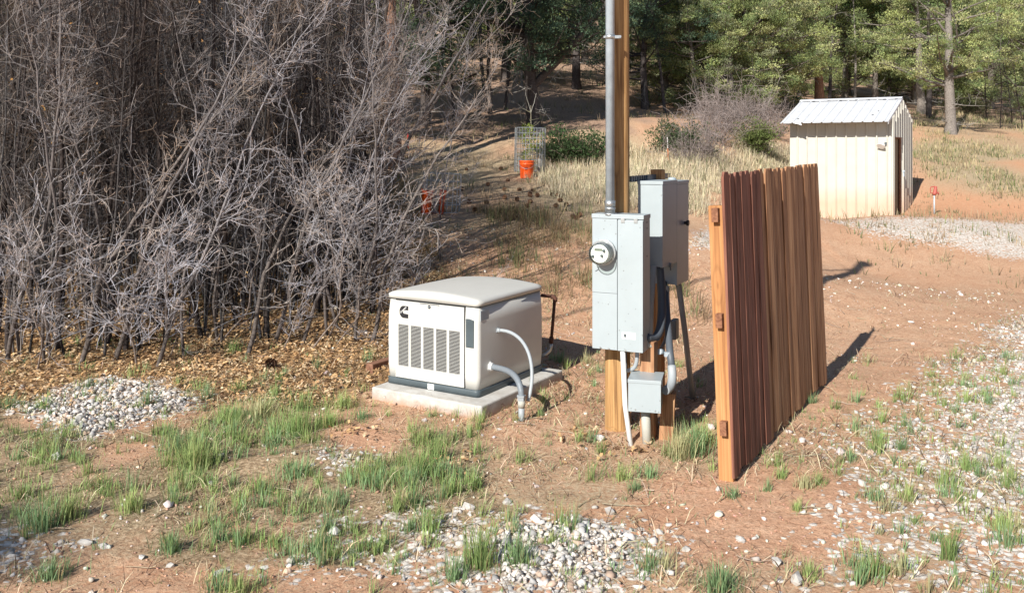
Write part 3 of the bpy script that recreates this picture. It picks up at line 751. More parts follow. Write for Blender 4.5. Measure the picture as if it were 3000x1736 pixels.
TH = np.array([(-9, 8.0), (-4.6, 7.75), (-3.6, 7.9), (-2.6, 8.3), (-1.75, 8.75), (-1.45, 9.8), (-1.6, 11.5), (-2.2, 13.5), (-2.6, 17), (-12, 17)])
cnt = 0
front = [(60, 1040, 0, .02, 'pale crooked oak sapling at the left edge of the frame'), (130, 1060, 1, .25, 'thick leafless sapling rooted just above the left gravel patch'), (230, 1070, 2, -.1, 'bare sapling leaning right behind the left gravel patch'),
         (330, 1060, 3, .2, 'slanting bare sapling with a curved foot above the gravel'), (455, 1070, 4, .1, 'dark stemmed sapling leaning right at the front of the thicket'), (540, 1045, 0, .3, 'thin grey sapling behind the top of the gravel patch'),
         (640, 1000, 1, -.2, 'upright sapling at the front middle of the thicket'), (720, 1040, 2, .2, 'short forked sapling rooted in the tan leaf litter'), (800, 1000, 3, .0, 'many branched sapling in the middle of the thicket edge'),
         (880, 1010, 4, .15, 'slender sapling bending right over the leaf litter'), (960, 985, 0, .1, 'sapling with long arching twigs left of the generator'), (1040, 1000, 1, .3, 'last front sapling before the generator leaning over it'),
         (1085, 1010, 2, .25, 'yellowish sapling standing right beside the generator')]
for px, py, k, a, lb in front:
    x, y = G(px, py); place_sapling(x, y, k, a, rng.uniform(.8, 1.02), lb)
tries = 0
pts = []
while len(pts) < 262 and tries < 20000:
    tries += 1
    x = rng.uniform(-9, -.9); y = rng.uniform(7.7, 17)
    if not in_view(x, y, 350): continue
    if sdf(TH, np.array([x]), np.array([y]))[0] < 0: continue
    if any((x - a) ** 2 + (y - b) ** 2 < .025 for a, b in pts): continue
    pts.append((x, y))
for x, y in pts:
    ed = sdf(TH, np.array([x]), np.array([y]))[0]; pxx0 = 1500 + x / y * F
    if pxx0 > 1150 and y < 12.5: continue
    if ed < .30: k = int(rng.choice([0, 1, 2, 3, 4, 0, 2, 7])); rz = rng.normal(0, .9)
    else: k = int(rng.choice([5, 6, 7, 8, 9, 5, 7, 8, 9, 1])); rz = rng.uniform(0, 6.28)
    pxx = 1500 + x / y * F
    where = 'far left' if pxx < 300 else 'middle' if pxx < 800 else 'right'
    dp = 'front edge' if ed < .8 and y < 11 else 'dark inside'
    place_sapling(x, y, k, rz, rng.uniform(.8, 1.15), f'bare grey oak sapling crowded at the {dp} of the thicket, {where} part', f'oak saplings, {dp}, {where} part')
# the uncountable thin stems filling the depth of the thicket
dt = Tubes(); rd = np.random.default_rng(44); c_n = 0
tips_l = []
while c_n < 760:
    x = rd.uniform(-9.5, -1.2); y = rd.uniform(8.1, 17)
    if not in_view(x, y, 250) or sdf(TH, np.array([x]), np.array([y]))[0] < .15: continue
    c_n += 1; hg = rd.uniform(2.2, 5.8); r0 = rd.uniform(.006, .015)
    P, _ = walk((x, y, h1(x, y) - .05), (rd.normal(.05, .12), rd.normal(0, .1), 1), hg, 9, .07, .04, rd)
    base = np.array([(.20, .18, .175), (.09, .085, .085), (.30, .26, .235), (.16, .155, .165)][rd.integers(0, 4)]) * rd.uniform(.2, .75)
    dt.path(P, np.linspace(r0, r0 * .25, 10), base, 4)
    for q in range(26):
        f = rd.uniform(.02, 1) ** .9 * 8.99; j = int(f); pb = P[j] + (P[j + 1] - P[j]) * (f - j)
        B, _ = walk(pb, (rd.normal(0, .7), rd.normal(0, .7), rd.uniform(.2, 1.2)), rd.uniform(.15, .6), 3, .22, .06, rd)
        tips_l.append(B[-1]); dt.path(B, np.array([.0034, .0028, .002, .0013]), base * rd.uniform(.9, 1.7), 3)
        for z in range(2):
            T2, _ = walk(B[rd.integers(1, 4)], (rd.normal(0, .8), rd.normal(0, .8), rd.uniform(0, .9)), rd.uniform(.06, .25), 2, .25, .04, rd)
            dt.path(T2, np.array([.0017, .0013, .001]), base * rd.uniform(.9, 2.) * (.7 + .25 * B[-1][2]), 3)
tl = np.array(tips_l); tl = tl[(tl[:, 1] < 10.5)]; tl = tl[rd.integers(0, len(tl), 260)]
V = []; Fc = []
for p in tl:
    for q in range(rd.integers(1, 4)):
        a_ = rd.normal(0, 1, 3); a_ /= np.linalg.norm(a_); b_ = np.cross(a_, rd.normal(0, 1, 3)); b_ /= np.linalg.norm(b_); L_ = rd.uniform(.018, .04); o_ = p + rd.normal(0, .012, 3); b0 = len(V)
        V += [o_, o_ + a_ * L_ * .5 + b_ * L_ * .3, o_ + a_ * L_, o_ + a_ * L_ * .5 - b_ * L_ * .3]; Fc.append((b0, b0 + 1, b0 + 2, b0 + 3))
link('clinging_leaves', np_mesh('clinging_leaves', np.array(V), np.array(Fc), M['dryleaf'], np.repeat(jitter((.52, .30, .12), len(Fc), .3), 4, 0)), label='few curled tan leaves still hanging in the bare thicket', cat='leaves', kind='stuff')
for i, (px, d, rr_) in enumerate([(350, 11.5, .06), (465, 12, .055), (650, 11, .05), (905, 12.5, .06), (120, 12, .05), (770, 14, .07), (1010, 13, .05), (560, 15, .08), (250, 14, .07)]):
    x, y = (px - 1500) / F * d, d; P, _ = walk((0, 0, -.2), (rd.normal(0, .08), 0, 1), 7, 10, .06, .03, rd)
    tt = Tubes(); tt.path(P, np.linspace(rr_, rr_ * .4, 11), (.035, .03, .03), 8)
    for q in range(12):
        B, _ = walk(P[rd.integers(2, 10)], (rd.normal(), rd.normal(), .5), rd.uniform(.4, 1.4), 4, .2, .03, rd); tt.path(B, np.linspace(.014, .004, 5), (.05, .042, .04), 4)
    link('dark_oak_trunk', tt.mesh('dark_oak_trunk', M['bark'], True), None, (x, y, h1(x, y)), 'black oak trunk standing deep among the thin thicket stems', 'tree trunk', 'black trunks inside the thicket')
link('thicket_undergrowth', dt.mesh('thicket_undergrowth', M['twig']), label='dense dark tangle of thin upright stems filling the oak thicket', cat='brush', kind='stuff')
# low suckers along the thicket edge
for i in range(16):
    t = rng.uniform(0, 1); seg = rng.integers(0, 6); a, b = TH[seg], TH[seg + 1]
    x, y = a + (b - a) * t; x += rng.normal(0, .15); y += rng.normal(.1, .2)
    if in_view(x, y, 200): place_sapling(x, y, int(rng.choice([10, 11])), rng.normal(0, .6), rng.uniform(.6, 1.1), 'low leafless oak sucker at the foot of the thicket', 'low oak suckers')
# sparse shoots right of the thicket
for px, py, sc in [(1290, 760, .75), (1420, 880, .32), (1200, 860, .45), (1365, 540, .5)]:
    x, y = G(px, py)
    place_sapling(x, y, int(rng.choice([0, 1, 3])) if sc > .55 else 10, .3, sc, 'thin pale shoot standing apart behind the generator' , 'shoots behind the generator')

# ------------------------------------------------------------------ conifers
def leafmass(centres, radii, per, size, cols, rs, flat=.55, elong=3.2, upb=.5):
    n = len(centres) * per; ci = np.repeat(np.arange(len(centres)), per)
    d = rs.normal(size=(n, 3)); d /= np.linalg.norm(d, axis=1)[:, None]
    r = rs.uniform(.25, 1, n) ** .6
    off = d * r[:, None] * radii[ci][:, None]; off[:, 2] *= flat
    C = centres[ci] + off
    dr = d + rs.normal(0, .6, (n, 3)); dr[:, 2] += upb; dr /= np.linalg.norm(dr, axis=1)[:, None]
    sd = np.cross(dr, rs.normal(size=(n, 3))); sd /= np.linalg.norm(sd, axis=1)[:, None] + 1e-9
    s = size * rs.uniform(.6, 1.3, n)[:, None]
    V = np.stack([C + sd * s * .5 / elong * 1.6, C - sd * s * .5 / elong * 1.6, C + dr * s], 1)
    Fc = np.arange(n * 3).reshape(-1, 3)
    cc = cols[ci] * rs.uniform(.75, 1.25, (n, 1))
    return V.reshape(-1, 3), Fc, np.repeat(cc, 3, 0)
def conifer(seed, hgt, tr, crad, cbase, nbr, per, size, palette, barkc, profile='round', flat=.5, lean=0, fork=False, clump=.42, deadlow=6, lichen=0):
    rs = np.random.default_rng(seed)
    wd = Tubes(); cen = []; rad = []
    P, _ = walk((0, 0, -.25), (lean, 0, 1), hgt, 14, .03, .04, rs)
    rr = np.linspace(tr, tr * .12, len(P)); rr[0] *= 1.35
    bc = np.array(barkc)
    wd.path(P, rr, bc, 9)
    stems = [(P, rr, cbase)]
    if fork:
        Q, _ = walk(P[2], (.75, -.1, .75), hgt * .55, 9, .08, .06, rs); q = np.linspace(tr * .62, tr * .1, len(Q)); wd.path(Q, q, bc, 7); stems.append((Q, q, .15))
        Q, _ = walk(P[4], (-.8, .1, .5), hgt * .5, 9, .08, .05, rs); q = np.linspace(tr * .45, tr * .1, len(Q)); wd.path(Q, q, bc, 7); stems.append((Q, q, .2))
    for (SP, SR, cb) in stems:
        nb = nbr if SP is P else nbr // 2
        for t in np.sort(rs.uniform(cb, 1, nb)):
            f = t * (len(SP) - 1); i = min(int(f), len(SP) - 2); p = SP[i] + (SP[i + 1] - SP[i]) * (f - i)
            u = (t - cb) / (1 - cb)
            if profile == 'round': L = crad * (.45 + .75 * math.sin(math.pi * min(1, .22 + u * .8)))
            else: L = crad * (1.05 - .75 * u)
            if SP is not P: L *= .55
            L *= rs.uniform(.55, 1.15); az = rs.uniform(0, 6.28)
            d = np.array((math.cos(az), math.sin(az), rs.uniform(-.15, .55)))
            B, _ = walk(p, d, L, 7, .12, .03, rs)
            wd.path(B, np.linspace(max(.015, SR[i] * .38), .008, len(B)), bc * rs.uniform(.7, 1.1), 4)
            for q in range(rs.integers(5, 9)):
                g = rs.uniform(.28, 1) * 6.99; j = min(int(g), 6); pb = B[j] + (B[j + 1] - B[j]) * (g - j)
                sd = (B[j + 1] - B[j]); sd = sd / np.linalg.norm(sd) + rs.normal(0, .75, 3); sd[2] += .2
                Tw, _ = walk(pb, sd, rs.uniform(.25, .7) * crad / 2.4, 3, .15, .08, rs)
                wd.path(Tw, np.linspace(.010, .005, 4), bc * rs.uniform(.8, 1.3), 3)
                cen.append(Tw[-1]); rad.append(clump * rs.uniform(.55, 1.15)); cen.append(Tw[2]); rad.append(clump * rs.uniform(.4, .8))
    for i in range(deadlow):      # bare grey limbs under the crown
        t = rs.uniform(.06, max(.1, cbase + .1)); p = P[int(t * 14)]; az = rs.uniform(0, 6.28)
        B, _ = walk(p, (math.cos(az), math.sin(az), rs.uniform(-.3, .3)), rs.uniform(.5, 1.6), 6, .22, 0, rs)
        wd.path(B, np.linspace(.02, .004, len(B)), (.30, .28, .26), 4)
        for q in range(5):
            j = rs.integers(1, 6); Tw, _ = walk(B[j], rs.normal(0, 1, 3), rs.uniform(.2, .6), 3, .25, 0, rs); wd.path(Tw, np.linspace(.007, .003, 4), (.34, .32, .29), 3)
    cen = np.array(cen); rad = np.array(rad)
    pal = np.array(palette)[rs.integers(0, len(palette), len(cen))] * rs.uniform(.7, 1.3, (len(cen), 1))
    if lichen:
        k = rs.uniform(0, 1, len(cen)) < lichen; pal[k] = np.array((.26, .28, .17)) * rs.uniform(.8, 1.2, (k.sum(), 1))
    V, Fc, C = leafmass(cen, rad, per, size, pal, rs, flat)
    return wd.mesh('trunk', M['bark'], True), np_mesh('crown', V, Fc, M['leaf'], C)
OLIVE = [(.40, .455, .18), (.30, .36, .15), (.49, .51, .25), (.20, .27, .12)]
DARKG = [(.065, .11, .07), (.09, .14, .085), (.05, .085, .06), (.14, .19, .10)]
PONDG = [(.12, .18, .06), (.15, .22, .08), (.09, .15, .055)]
GREY = (.20, .175, .155); RED = (.30, .17, .115); DK = (.10, .085, .08)
TP = {
    'pin1': conifer(11, 8.5, .17, 2.5, .07, 48, 84, .075, OLIVE, GREY, lichen=.12),
    'pin2': conifer(12, 9.5, .20, 2.9, .16, 50, 84, .075, OLIVE, GREY, lichen=.05),
    'pin3': conifer(13, 7.5, .14, 2.3, .05, 44, 92, .075, OLIVE, GREY, lichen=.3),
    'jun': conifer(14, 8.5, .16, 2.6, .16, 44, 74, .065, DARKG, DK),
    'big': conifer(15, 9.5, .19, 2.9, .17, 52, 80, .062, DARKG, DK, fork=True, deadlow=10),
    'pond': conifer(16, 19, .19, 3.0, .42, 46, 36, .15, PONDG, RED, 'cone', flat=.8, deadlow=14, clump=.5),
    'pond2': conifer(17, 16, .15, 2.6, .30, 44, 36, .14, PONDG, GREY, 'cone', flat=.8, deadlow=12, clump=.5),
    'open': conifer(18, 9.5, .21, 3.1, .21, 48, 100, .062, OLIVE, (.23, .205, .185), deadlow=8),
}
def tree(kind, name, px=None, d=None, x=None, y=None, rz=0., sc=1., label='', cat='tree', group=None):
    if x is None: x, y = (px - 1500) / F * d, d
    t = empty(name, (x, y, h1(x, y)), rz, label, cat, group); t.scale = (sc,) * 3
    link('trunk', TP[kind][0], t); link('crown', TP[kind][1], t, kind='stuff')
    return t
tree('big', 'juniper_tree', 1563, 24, rz=0.1, label='large dark juniper with a forked trunk behind the caged sapling')
tree('jun', 'juniper_tree', 1245, 25, rz=1, label='dark juniper whose black trunk stands just right of the thicket')
tree('jun', 'juniper_tree', 1480, 34, rz=3, sc=1.1, label='juniper on the hill directly behind the forked one')
tree('jun', 'juniper_tree', 1690, 33, rz=4, sc=1.1, label='dark juniper on the hill seen left of the utility pole')
tree('pin2', 'pinyon_tree', 1790, 40, rz=4.5, sc=1.1, label='pinyon hidden behind the top of the utility pole')
tree('jun', 'juniper_tree', 1890, 29.5, rz=5, sc=.85, label='dark green juniper just right of the utility pole')
tree('pin3', 'pinyon_tree', 2010, 33, rz=.5, label='lichen hung pinyon between utility pole and shed')
tree('pin1', 'pinyon_tree', 2085, 30.5, rz=1.2, sc=.8, label='bushy olive pinyon above the grassy bank')
tree('pin3', 'pinyon_tree', 2205, 31, rz=2.5, sc=.95, label='pale trunked pinyon left of the shed roof')
tree('pin1', 'pinyon_tree', 2300, 36, rz=3.3, sc=.95, label='low spreading pinyon just behind the shed roof')
tree('pin2', 'pinyon_tree', 2130, 41, rz=5, sc=1.1, label='tall pinyon rising behind the lichen hung pinyons')
tree('pin1', 'pinyon_tree', 1950, 31, rz=2.2, sc=.7, label='small pinyon right of the dark juniper by the pole')
tree('pin3', 'pinyon_tree', 2045, 29.5, rz=3.2, sc=.7, label='drooping grey green pinyon over the bare shrubs')
tree('pin3', 'pinyon_tree', 2150, 30, rz=4.2, sc=.75, label='low pinyon above the middle of the bare shrubs')
tree('pin1', 'pinyon_tree', 2255, 34, rz=5.2, sc=.8, label='small pinyon touching the left end of the shed roof')
tree('pond', 'ponderosa_pine', 2402, 37, rz=.6, label='tall reddish ponderosa trunk rising behind the shed roof', cat='pine tree')
tree('pond2', 'ponderosa_pine', 2345, 45, rz=1.6, label='thin dark pine trunk left of the tall ponderosa', cat='pine tree')
tree('pond2', 'ponderosa_pine', 2566, 44, rz=2.6, sc=.95, label='pine with a short orange trunk seen above the shed ridge', cat='pine tree')
tree('pond', 'ponderosa_pine', 1150, 19, rz=3.1, sc=.9, label='reddish ponderosa trunk glimpsed through the right side of the thicket', cat='pine tree')
tree('open', 'pinyon_tree', 2784, 33, rz=.9, label='large pinyon with thick bare grey trunk right of the shed')
tree('pin2', 'pinyon_tree', 2700, 41, rz=1.9, sc=1.0, label='pinyon with dark split trunk just behind the shed gable')
tree('pin2', 'pinyon_tree', 2480, 49, rz=2.9, sc=1.15, label='broad pinyon behind the tall ponderosa trunk')
tree('pin1', 'pinyon_tree', 2620, 50, rz=.2, sc=1.2, label='olive pinyon above the shed ridge end')
tree('pin1', 'pinyon_tree', 2900, 46, rz=4.1, sc=1.1, label='pinyon between the large grey trunk and the right edge')
tree('pin3', 'pinyon_tree', 3010, 40, rz=5.1, sc=1.05, label='pinyon cut by the right edge of the frame')
for px, d, k, rz in [(900, 17.5, 'pond2', 0), (480, 19, 'pond', 1), (150, 18, 'pond2', 2), (1050, 22, 'jun', 3), (700, 22, 'jun', 4), (300, 24, 'jun', 5), (560, 27, 'pin2', .3), (850, 30, 'pin1', 1.3), (1120, 33, 'pin1', 2.2), (80, 27, 'pin1', 3.3), (980, 40, 'pin2', 4.4), (400, 36, 'pin2', 5.3)]:
    tree(k, 'conifer', px, d, rz=rz, label='conifer half hidden behind the leafless oak thicket', group='conifers behind the thicket')
rs = np.random.default_rng(5)
for row, (d0, n_, sc) in enumerate([(47, 18, 1.1), (60, 22, 1.2), (72, 26, 1.2), (84, 26, 1.5)]):
    for i in range(n_):
        px = -150 + 3350 * (i + rs.uniform(-.35, .35)) / n_; d = d0 * rs.uniform(.93, 1.1)
        
        k = rs.choice(['pin1', 'pin2', 'pin3', 'jun', 'pond2'] if px < 2000 else ['pin1', 'pin2', 'pin3', 'pin1', 'pond2'])
        tree(str(k), 'conifer', px, d, rz=rs.uniform(0, 6.28), sc=sc * rs.uniform(.8, 1.1), label='distant green conifer on the wooded hillside, ' + ('above the thicket' if px < 1100 else 'behind the dark junipers' if px < 1850 else 'left of the tall ponderosa' if px < 2400 else 'behind and right of the shed'), group='distant conifers ' + ('above the thicket' if px < 1100 else 'behind the junipers' if px < 1850 else 'left of the ponderosa' if px < 2400 else 'right'))
# tree out of frame at the left whose shade falls into the lower left corner
tree('jun', 'juniper_tree', x=-6.7, y=-2.1, rz=1, sc=.6, label='juniper outside the frame shading the lower left corner')
# bare pale trees at the right edge
for i, (px, d) in enumerate([(2930, 36), (2965, 37.5), (2890, 39), (2995, 35)]):
    k = 5 + i % 4
    x, y = (px - 1500) / F * d, d
    t = empty('bare_oak', (x, y, h1(x, y)), i * 1.3, ['pale bare oak in the pinyons at the right edge', 'forked bare oak beside the right edge pinyon', 'thin bare oak left of the other bare oaks', 'bare oak touching the right frame edge'][i], 'tree')
    t.scale = (1.0, 1.0, .95); link('stem', protos[k][0], t, kind='stuff'); link('twigs', protos[k][1], t, kind='stuff')
# thin bare trunks on the shaded hill
for i, (px, d, rr_) in enumerate([(1500, 29, .1), (1437, 27, .075), (1478, 28, .06), (1285, 31, .08), (1420, 31, .07), (1330, 26, .05), (1530, 33, .06), (1950, 29, .06), (2430, 42, .09), (2505, 43, .07), (2600, 46, .12), (2625, 47, .1), (2680, 45, .1), (2720, 39, .13)]):
    x, y = (px - 1500) / F * d, d; P, _ = walk((0, 0, -.2), (rs.normal(0, .06), 0, 1), 6, 8, .035, .03, rs)
    tt = Tubes(); c = (.30, .27, .24) if i % 3 == 0 else (.11, .095, .09); tt.path(P, np.linspace(rr_, rr_ * .3, 9), c, 8)
    for q in range(9):
        B, _ = walk(P[rs.integers(2, 8)], (rs.normal(), rs.normal(), .3), rs.uniform(.4, 1.2), 4, .2, .02, rs); tt.path(B, np.linspace(.018, .004, 5), c, 4)
    link('dead_trunk', tt.mesh('dead_trunk', M['bark'], True), None, (x, y, h1(x, y)), 'slim bare trunk with stub branches standing among the conifers', 'tree trunk', 'slim bare trunks on the hillside')

# shrubs --------------------------------------------------------------
def twigbush(seed, r, h, n, col, leafc=None):
    rs = np.random.default_rng(seed); tw = Tubes(); tips = []
    for i in range(n):
        a = rs.uniform(0, 6.28); q = r * rs.uniform(0, .5); d = (math.cos(a) * rs.uniform(.1, .9), math.sin(a) * rs.uniform(.1, .9), rs.uniform(.5, 1))
        B, _ = walk((q * math.cos(a), q * math.sin(a), -.05), d, h * rs.uniform(.6, 1.15), 5, .2, .02, rs); c = np.array(col) * rs.uniform(.7, 1.2)
        tw.path(B, np.linspace(.008, .003, 6), c, 3); tips += [B[-1], B[4], B[3]]
        for k in range(6):
            j = rs.integers(1, 6); T_, _ = walk(B[j], rs.normal(0, 1, 3) + np.array((0, 0, .4)), rs.uniform(.15, .45) * h, 3, .25, .02, rs); tw.path(T_, np.linspace(.005, .002, 4), c * 1.1, 3); tips.append(T_[-1])
    return tw, np.array(tips), rs
tw, tips, r_ = twigbush(71, .7, 1.3, 60, (.27, .225, .21)); bush_me = tw.mesh('grey_bush', M['twig'])
for i, (px, py, sc) in enumerate([(2080, 410, 1.0), (2150, 390, 1.15), (2230, 370, 1.0), (2060, 450, .8), (2020, 470, .7), (2260, 400, .8), (2110, 370, .9)]):
    x, y = G(px, py); o = link('bare_shrub', bush_me, None, (x, y, h1(x, y)), 'tangled bare grey shrub on the bank left of the shed', 'shrub', 'bare shrubs on the bank'); o.scale = (sc,) * 3; o.rotation_euler.z = i
for i, (px, py, r0, hh, pal, lb) in enumerate([(1700, 478, .7, .85, [(.05, .085, .035), (.07, .12, .045)], 'dark green bush on the bank left of the conduit'), (1640, 470, .5, .7, [(.08, .11, .05)], 'small green bush left of the dark bush'),
                                         (1990, 440, .6, .7, [(.07, .105, .05), (.09, .13, .055)], 'shaded juniper bush behind the marker stake'),
                                         (2205, 440, .35, .8, [(.17, .21, .07), (.14, .18, .06)], 'bright green young pine on the bank before the grey shrubs'), (2850, 332, .8, .8, [(.17, .18, .09)], 'grey green sage bush far right of the big trunk')]):
    x, y = G(px, py); tw, tips, r_ = twigbush(80 + i, r0 * .6, hh, 22, (.2, .16, .12)); t = empty('green_bush', (x, y, h1(x, y)), 0, lb, 'bush')
    link('branches', tw.mesh('branches', M['twig']), t)
    tips = tips * np.array((1, 1, .9)); pl = np.array(pal)[r_.integers(0, len(pal), len(tips))] * r_.uniform(.7, 1.3, (len(tips), 1))
    V, Fc, C = leafmass(tips, np.full(len(tips), .16), 20, .06, pl, r_, .8); link('foliage', np_mesh('foliage', V, Fc, M['leaf'], C), t)
# spiky yucca
x, y = G(1892, 318); n = 90; rs2 = np.random.default_rng(3)
V = []; Fc = []
for i in range(n):
    a = rs2.uniform(0, 6.28); el = rs2.uniform(.1, 1.4); d = np.array((math.cos(a) * math.cos(el), math.sin(a) * math.cos(el), math.sin(el))); s = np.array((-math.sin(a), math.cos(a), 0)) * .025; L = rs2.uniform(.5, .85)
    b0 = len(V); V += [s, -s, d * L]; Fc.append((b0, b0 + 1, b0 + 2))
link('yucca', np_mesh('yucca', np.array(V), np.array(Fc), M['leaf'], jitter((.17, .19, .09), len(V))), None, (x, y, h1(x, y)), 'spiky yucca clump on the shaded slope right of the pole', 'yucca')

# pine cones ------------------------------------------------------------
mb = MB(); prof = [(0, 0), (.028, .008), (.036, .03), (.030, .055), (.016, .08), (0, .092)]
V = []; Fc = []
for r_i in range(7):
    zc = .01 + r_i * .012; rr_ = .036 * math.sin(math.pi * (.2 + .72 * r_i / 7))
    for k in range(8):
        a = k * math.pi / 4 + r_i * .4
        c_, s_ = math.cos(a), math.sin(a); b0 = len(V)
        V += [(c_ * rr_ * .4 - s_ * .006, s_ * rr_ * .4 + c_ * .006, zc), (c_ * rr_ * .4 + s_ * .006, s_ * rr_ * .4 - c_ * .006, zc), (c_ * rr_ * 1.15 + s_ * .009, s_ * rr_ * 1.15 - c_ * .009, zc + .012), (c_ * rr_ * 1.15 - s_ * .009, s_ * rr_ * 1.15 + c_ * .009, zc + .012)]
        Fc.append((b0, b0 + 1, b0 + 2, b0 + 3))
cone_me = np_mesh('pine_cone', np.array(V), np.array(Fc), M['cone'])
o = None
for i, (px, py) in enumerate([(1430, 545), (1470, 560), (1490, 535), (1530, 558), (1510, 590), (1545, 575), (1560, 580), (1580, 578), (1610, 575), (1630, 580), (1435, 600), (1480, 585), (1500, 645), (1555, 600), (1650, 590), (1655, 600), (1620, 610), (1380, 600), (1400, 620), (1460, 625), (1540, 610), (1690, 640), (1700, 635), (1680, 645), (1590, 650), (1570, 560), (1350, 560), (1460, 500), (1370, 500)]):
    x, y = G(px, py); o = link('pine_cone', cone_me, None, (x, y, h1(x, y) + .03), 'brown open pine cone lying on the dirt before the orange buckets', 'pine cone', 'pine cones on the dirt'); o.rotation_euler = (R(80), 0, i * 1.7); o.scale = (1.05,) * 3
x, y = G(772, 1078); o = link('pine_cone', cone_me, None, (x, y, h1(x, y) + .04), 'single pine cone in the oak leaves above the green grass', 'pine cone'); o.rotation_euler = (R(85), 0, 1.4); o.scale = (1.25,) * 3

# individual stones -----------------------------------------------------
def rockmesh(seed, sx, sy, sz, sub=2, jit=0.0):
    rs = np.random.default_rng(seed); t = (1 + 5 ** .5) / 2
    import bmesh
    bm = bmesh.new(); bmesh.ops.create_icosphere(bm, subdivisions=sub, radius=.5)
    for v in bm.verts:
        k = .8 + .35 * vnoise(np.array([v.co.x * 3 + seed]), np.array([v.co.y * 3 + v.co.z * 5]), seed)[0]; k *= 1 + jit * rs.uniform(-1, 1); v.co = Vector((v.co.x * sx * k, v.co.y * sy * k, v.co.z * sz * k))
    me = bpy.data.meshes.new('rock'); bm.to_mesh(me); bm.free(); return me
me = rockmesh(4, .42, .26, .26); me.materials.append(M['rock']); x, y = G(2556, 632); link('rock', me, None, (x, y, h1(x, y) + .05), 'flat topped brown rock against the foot of the shed wall', 'rock')
mst, nt, b = new_mat('pale_stone'); vv = coords(nt); nt.links.new(ramp(nt, noise(nt, vv, 20), [(.3, (.36, .345, .32)), (.7, (.56, .53, .49))]), b.inputs['Base Color']); b.inputs['Roughness'].default_value = .9; bump(nt, b, noise(nt, vv, 60), .4, .004)
st = [(250, 1600, .075, 'tallest pale stone in the lower left dirt'), (305, 1610, .06, 'pale stone right of the tallest lower left stone'), (415, 1635, .045, 'round white stone on bare dirt near the bottom left'), (500, 1668, .05, 'flat white stone on bare dirt below the round one'), (645, 1682, .06, 'white stone just above the bottom green tuft'), (985, 1570, .09, 'pointed white stone left of the gravel patch'),
      (1375, 1492, .08, 'grey block of stone at the top of the middle gravel'), (1488, 1480, .07, 'flat grey stone above the middle gravel'), (1785, 1505, .075, 'grey stone at the upper right of the gravel patch'), (1930, 1573, .06, 'pale brown stone at the right rim of the gravel patch'), (2105, 1435, .05, 'pale stone lying left of the fence corner'), (2335, 1720, .09, 'large white stone at the bottom right'),
      (2170, 1588, .06, 'cluster stone on bare dirt below the fence'), (2010, 1625, .06, 'white stone on the dirt right of the gravel patch'), (2275, 1650, .07, 'white angular stone near the bottom centre right'), (2520, 1645, .07, 'long white stone in the lower right grass'), (2430, 1490, .06, 'grey stone beside the bare dirt right of the fence'), (235, 1235, .10, 'largest upright stone in the left gravel patch'),
      (620, 1420, .05, 'small white block in the left grass'), (1462, 1262, .04, 'white chip in front of the concrete pad'), (1718, 1318, .035, 'white chip left of the pole foot'), (165, 1345, .08, 'grey stone in the leaves at the left edge')]
for i, (px, py, s, lb) in enumerate(st):
    s *= .85; me = rockmesh(20 + i, s * 1.25, s * .85, s * .75, 1, .32); me.materials.append(mst); me.name = 'stone'; x, y = G(px, py); o = link('stone', me, None, (x, y, h1(x, y) + s * .15), lb, 'stone'); o.rotation_euler = (.2, .1, i)

# ------------------------------------------------------------------ generator on its pad
GR = -R(31.2); GP = (-.372, 7.362, 0)
pad = MB()
pad.box(-.46, .58, -.67, .60, -.06, .098)
pad = pad.build('concrete_pad', M['concrete'], bevel=.012, label='pale concrete slab under the cream generator', cat='slab', loc=GP); pad.rotation_euler.z = GR
gen = empty('standby_generator', (GP[0], GP[1], .1), GR, 'cream standby generator with louvred door and domed lid on the slab', 'generator')
def rrect(hx, hy, r, k=6):
    o = []
    for cx, cy, a0 in ((hx - r, hy - r, 0), (-hx + r, hy - r, 90), (-hx + r, -hy + r, 180), (hx - r, -hy + r, 270)):
        for i in range(k + 1):
            a = R(a0 + 90 * i / k); o.append((cx + r * math.cos(a), cy + r * math.sin(a)))
    return o
def loft(levels, capb=True, capt=True):
    mb = MB(); v = []; n = None
    for hx, hy, r, z in levels:
        ring = rrect(hx, hy, r); n = len(ring); v += [(x, y, z) for x, y in ring]
    f = []; L_ = len(levels)
    for i in range(L_ - 1):
        for k in range(n): f.append((i * n + k, i * n + (k + 1) % n, (i + 1) * n + (k + 1) % n, (i + 1) * n + k))
    if capb: f.append(tuple(reversed(range(n))))
    if capt: f.append(tuple(range((L_ - 1) * n, L_ * n)))
    mb.add(v, f, True); return mb
loft([(.445, .505, .04, 0), (.445, .505, .04, .045), (.44, .50, .04, .052)]).build('base_frame', M['slate'], gen)
body = loft([(.436, .494, .035, .053), (.443, .499, .035, .15), (.445, .50, .035, .35), (.443, .498, .035, .55), (.432, .488, .035, .682)])
body = body.build('housing', M['cream'], gen)
# lid with domed top
LV = []; n = 24
mbl = MB()
for j in range(n + 1):
    for i in range(n + 1):
        u = -1 + 2 * i / n; w_ = -1 + 2 * j / n
        hx, hy, r = .445, .505, .05
        x_, y_ = u * hx, w_ * hy
        # pull the corners in
        ax, ay = max(0, abs(x_) - (hx - r)), max(0, abs(y_) - (hy - r)); q = math.hypot(ax, ay)
        if q > r:
            x_ = math.copysign(hx - r + ax / q * r, x_); y_ = math.copysign(hy - r + ay / q * r, y_)
        e = max(abs(u) ** 8, abs(w_) ** 8)
        z_ = .728 + .036 * (1 - u * u) * (1 - .1 * w_ * w_) + .006 * (1 - w_ * w_) - .010 * (max(0, (max(abs(u), abs(w_)) - .9) / .1) ** 2)
        LV.append((x_, y_, z_))
f = [(j * (n + 1) + i, j * (n + 1) + i + 1, (j + 1) * (n + 1) + i + 1, (j + 1) * (n + 1) + i) for j in range(n) for i in range(n)]
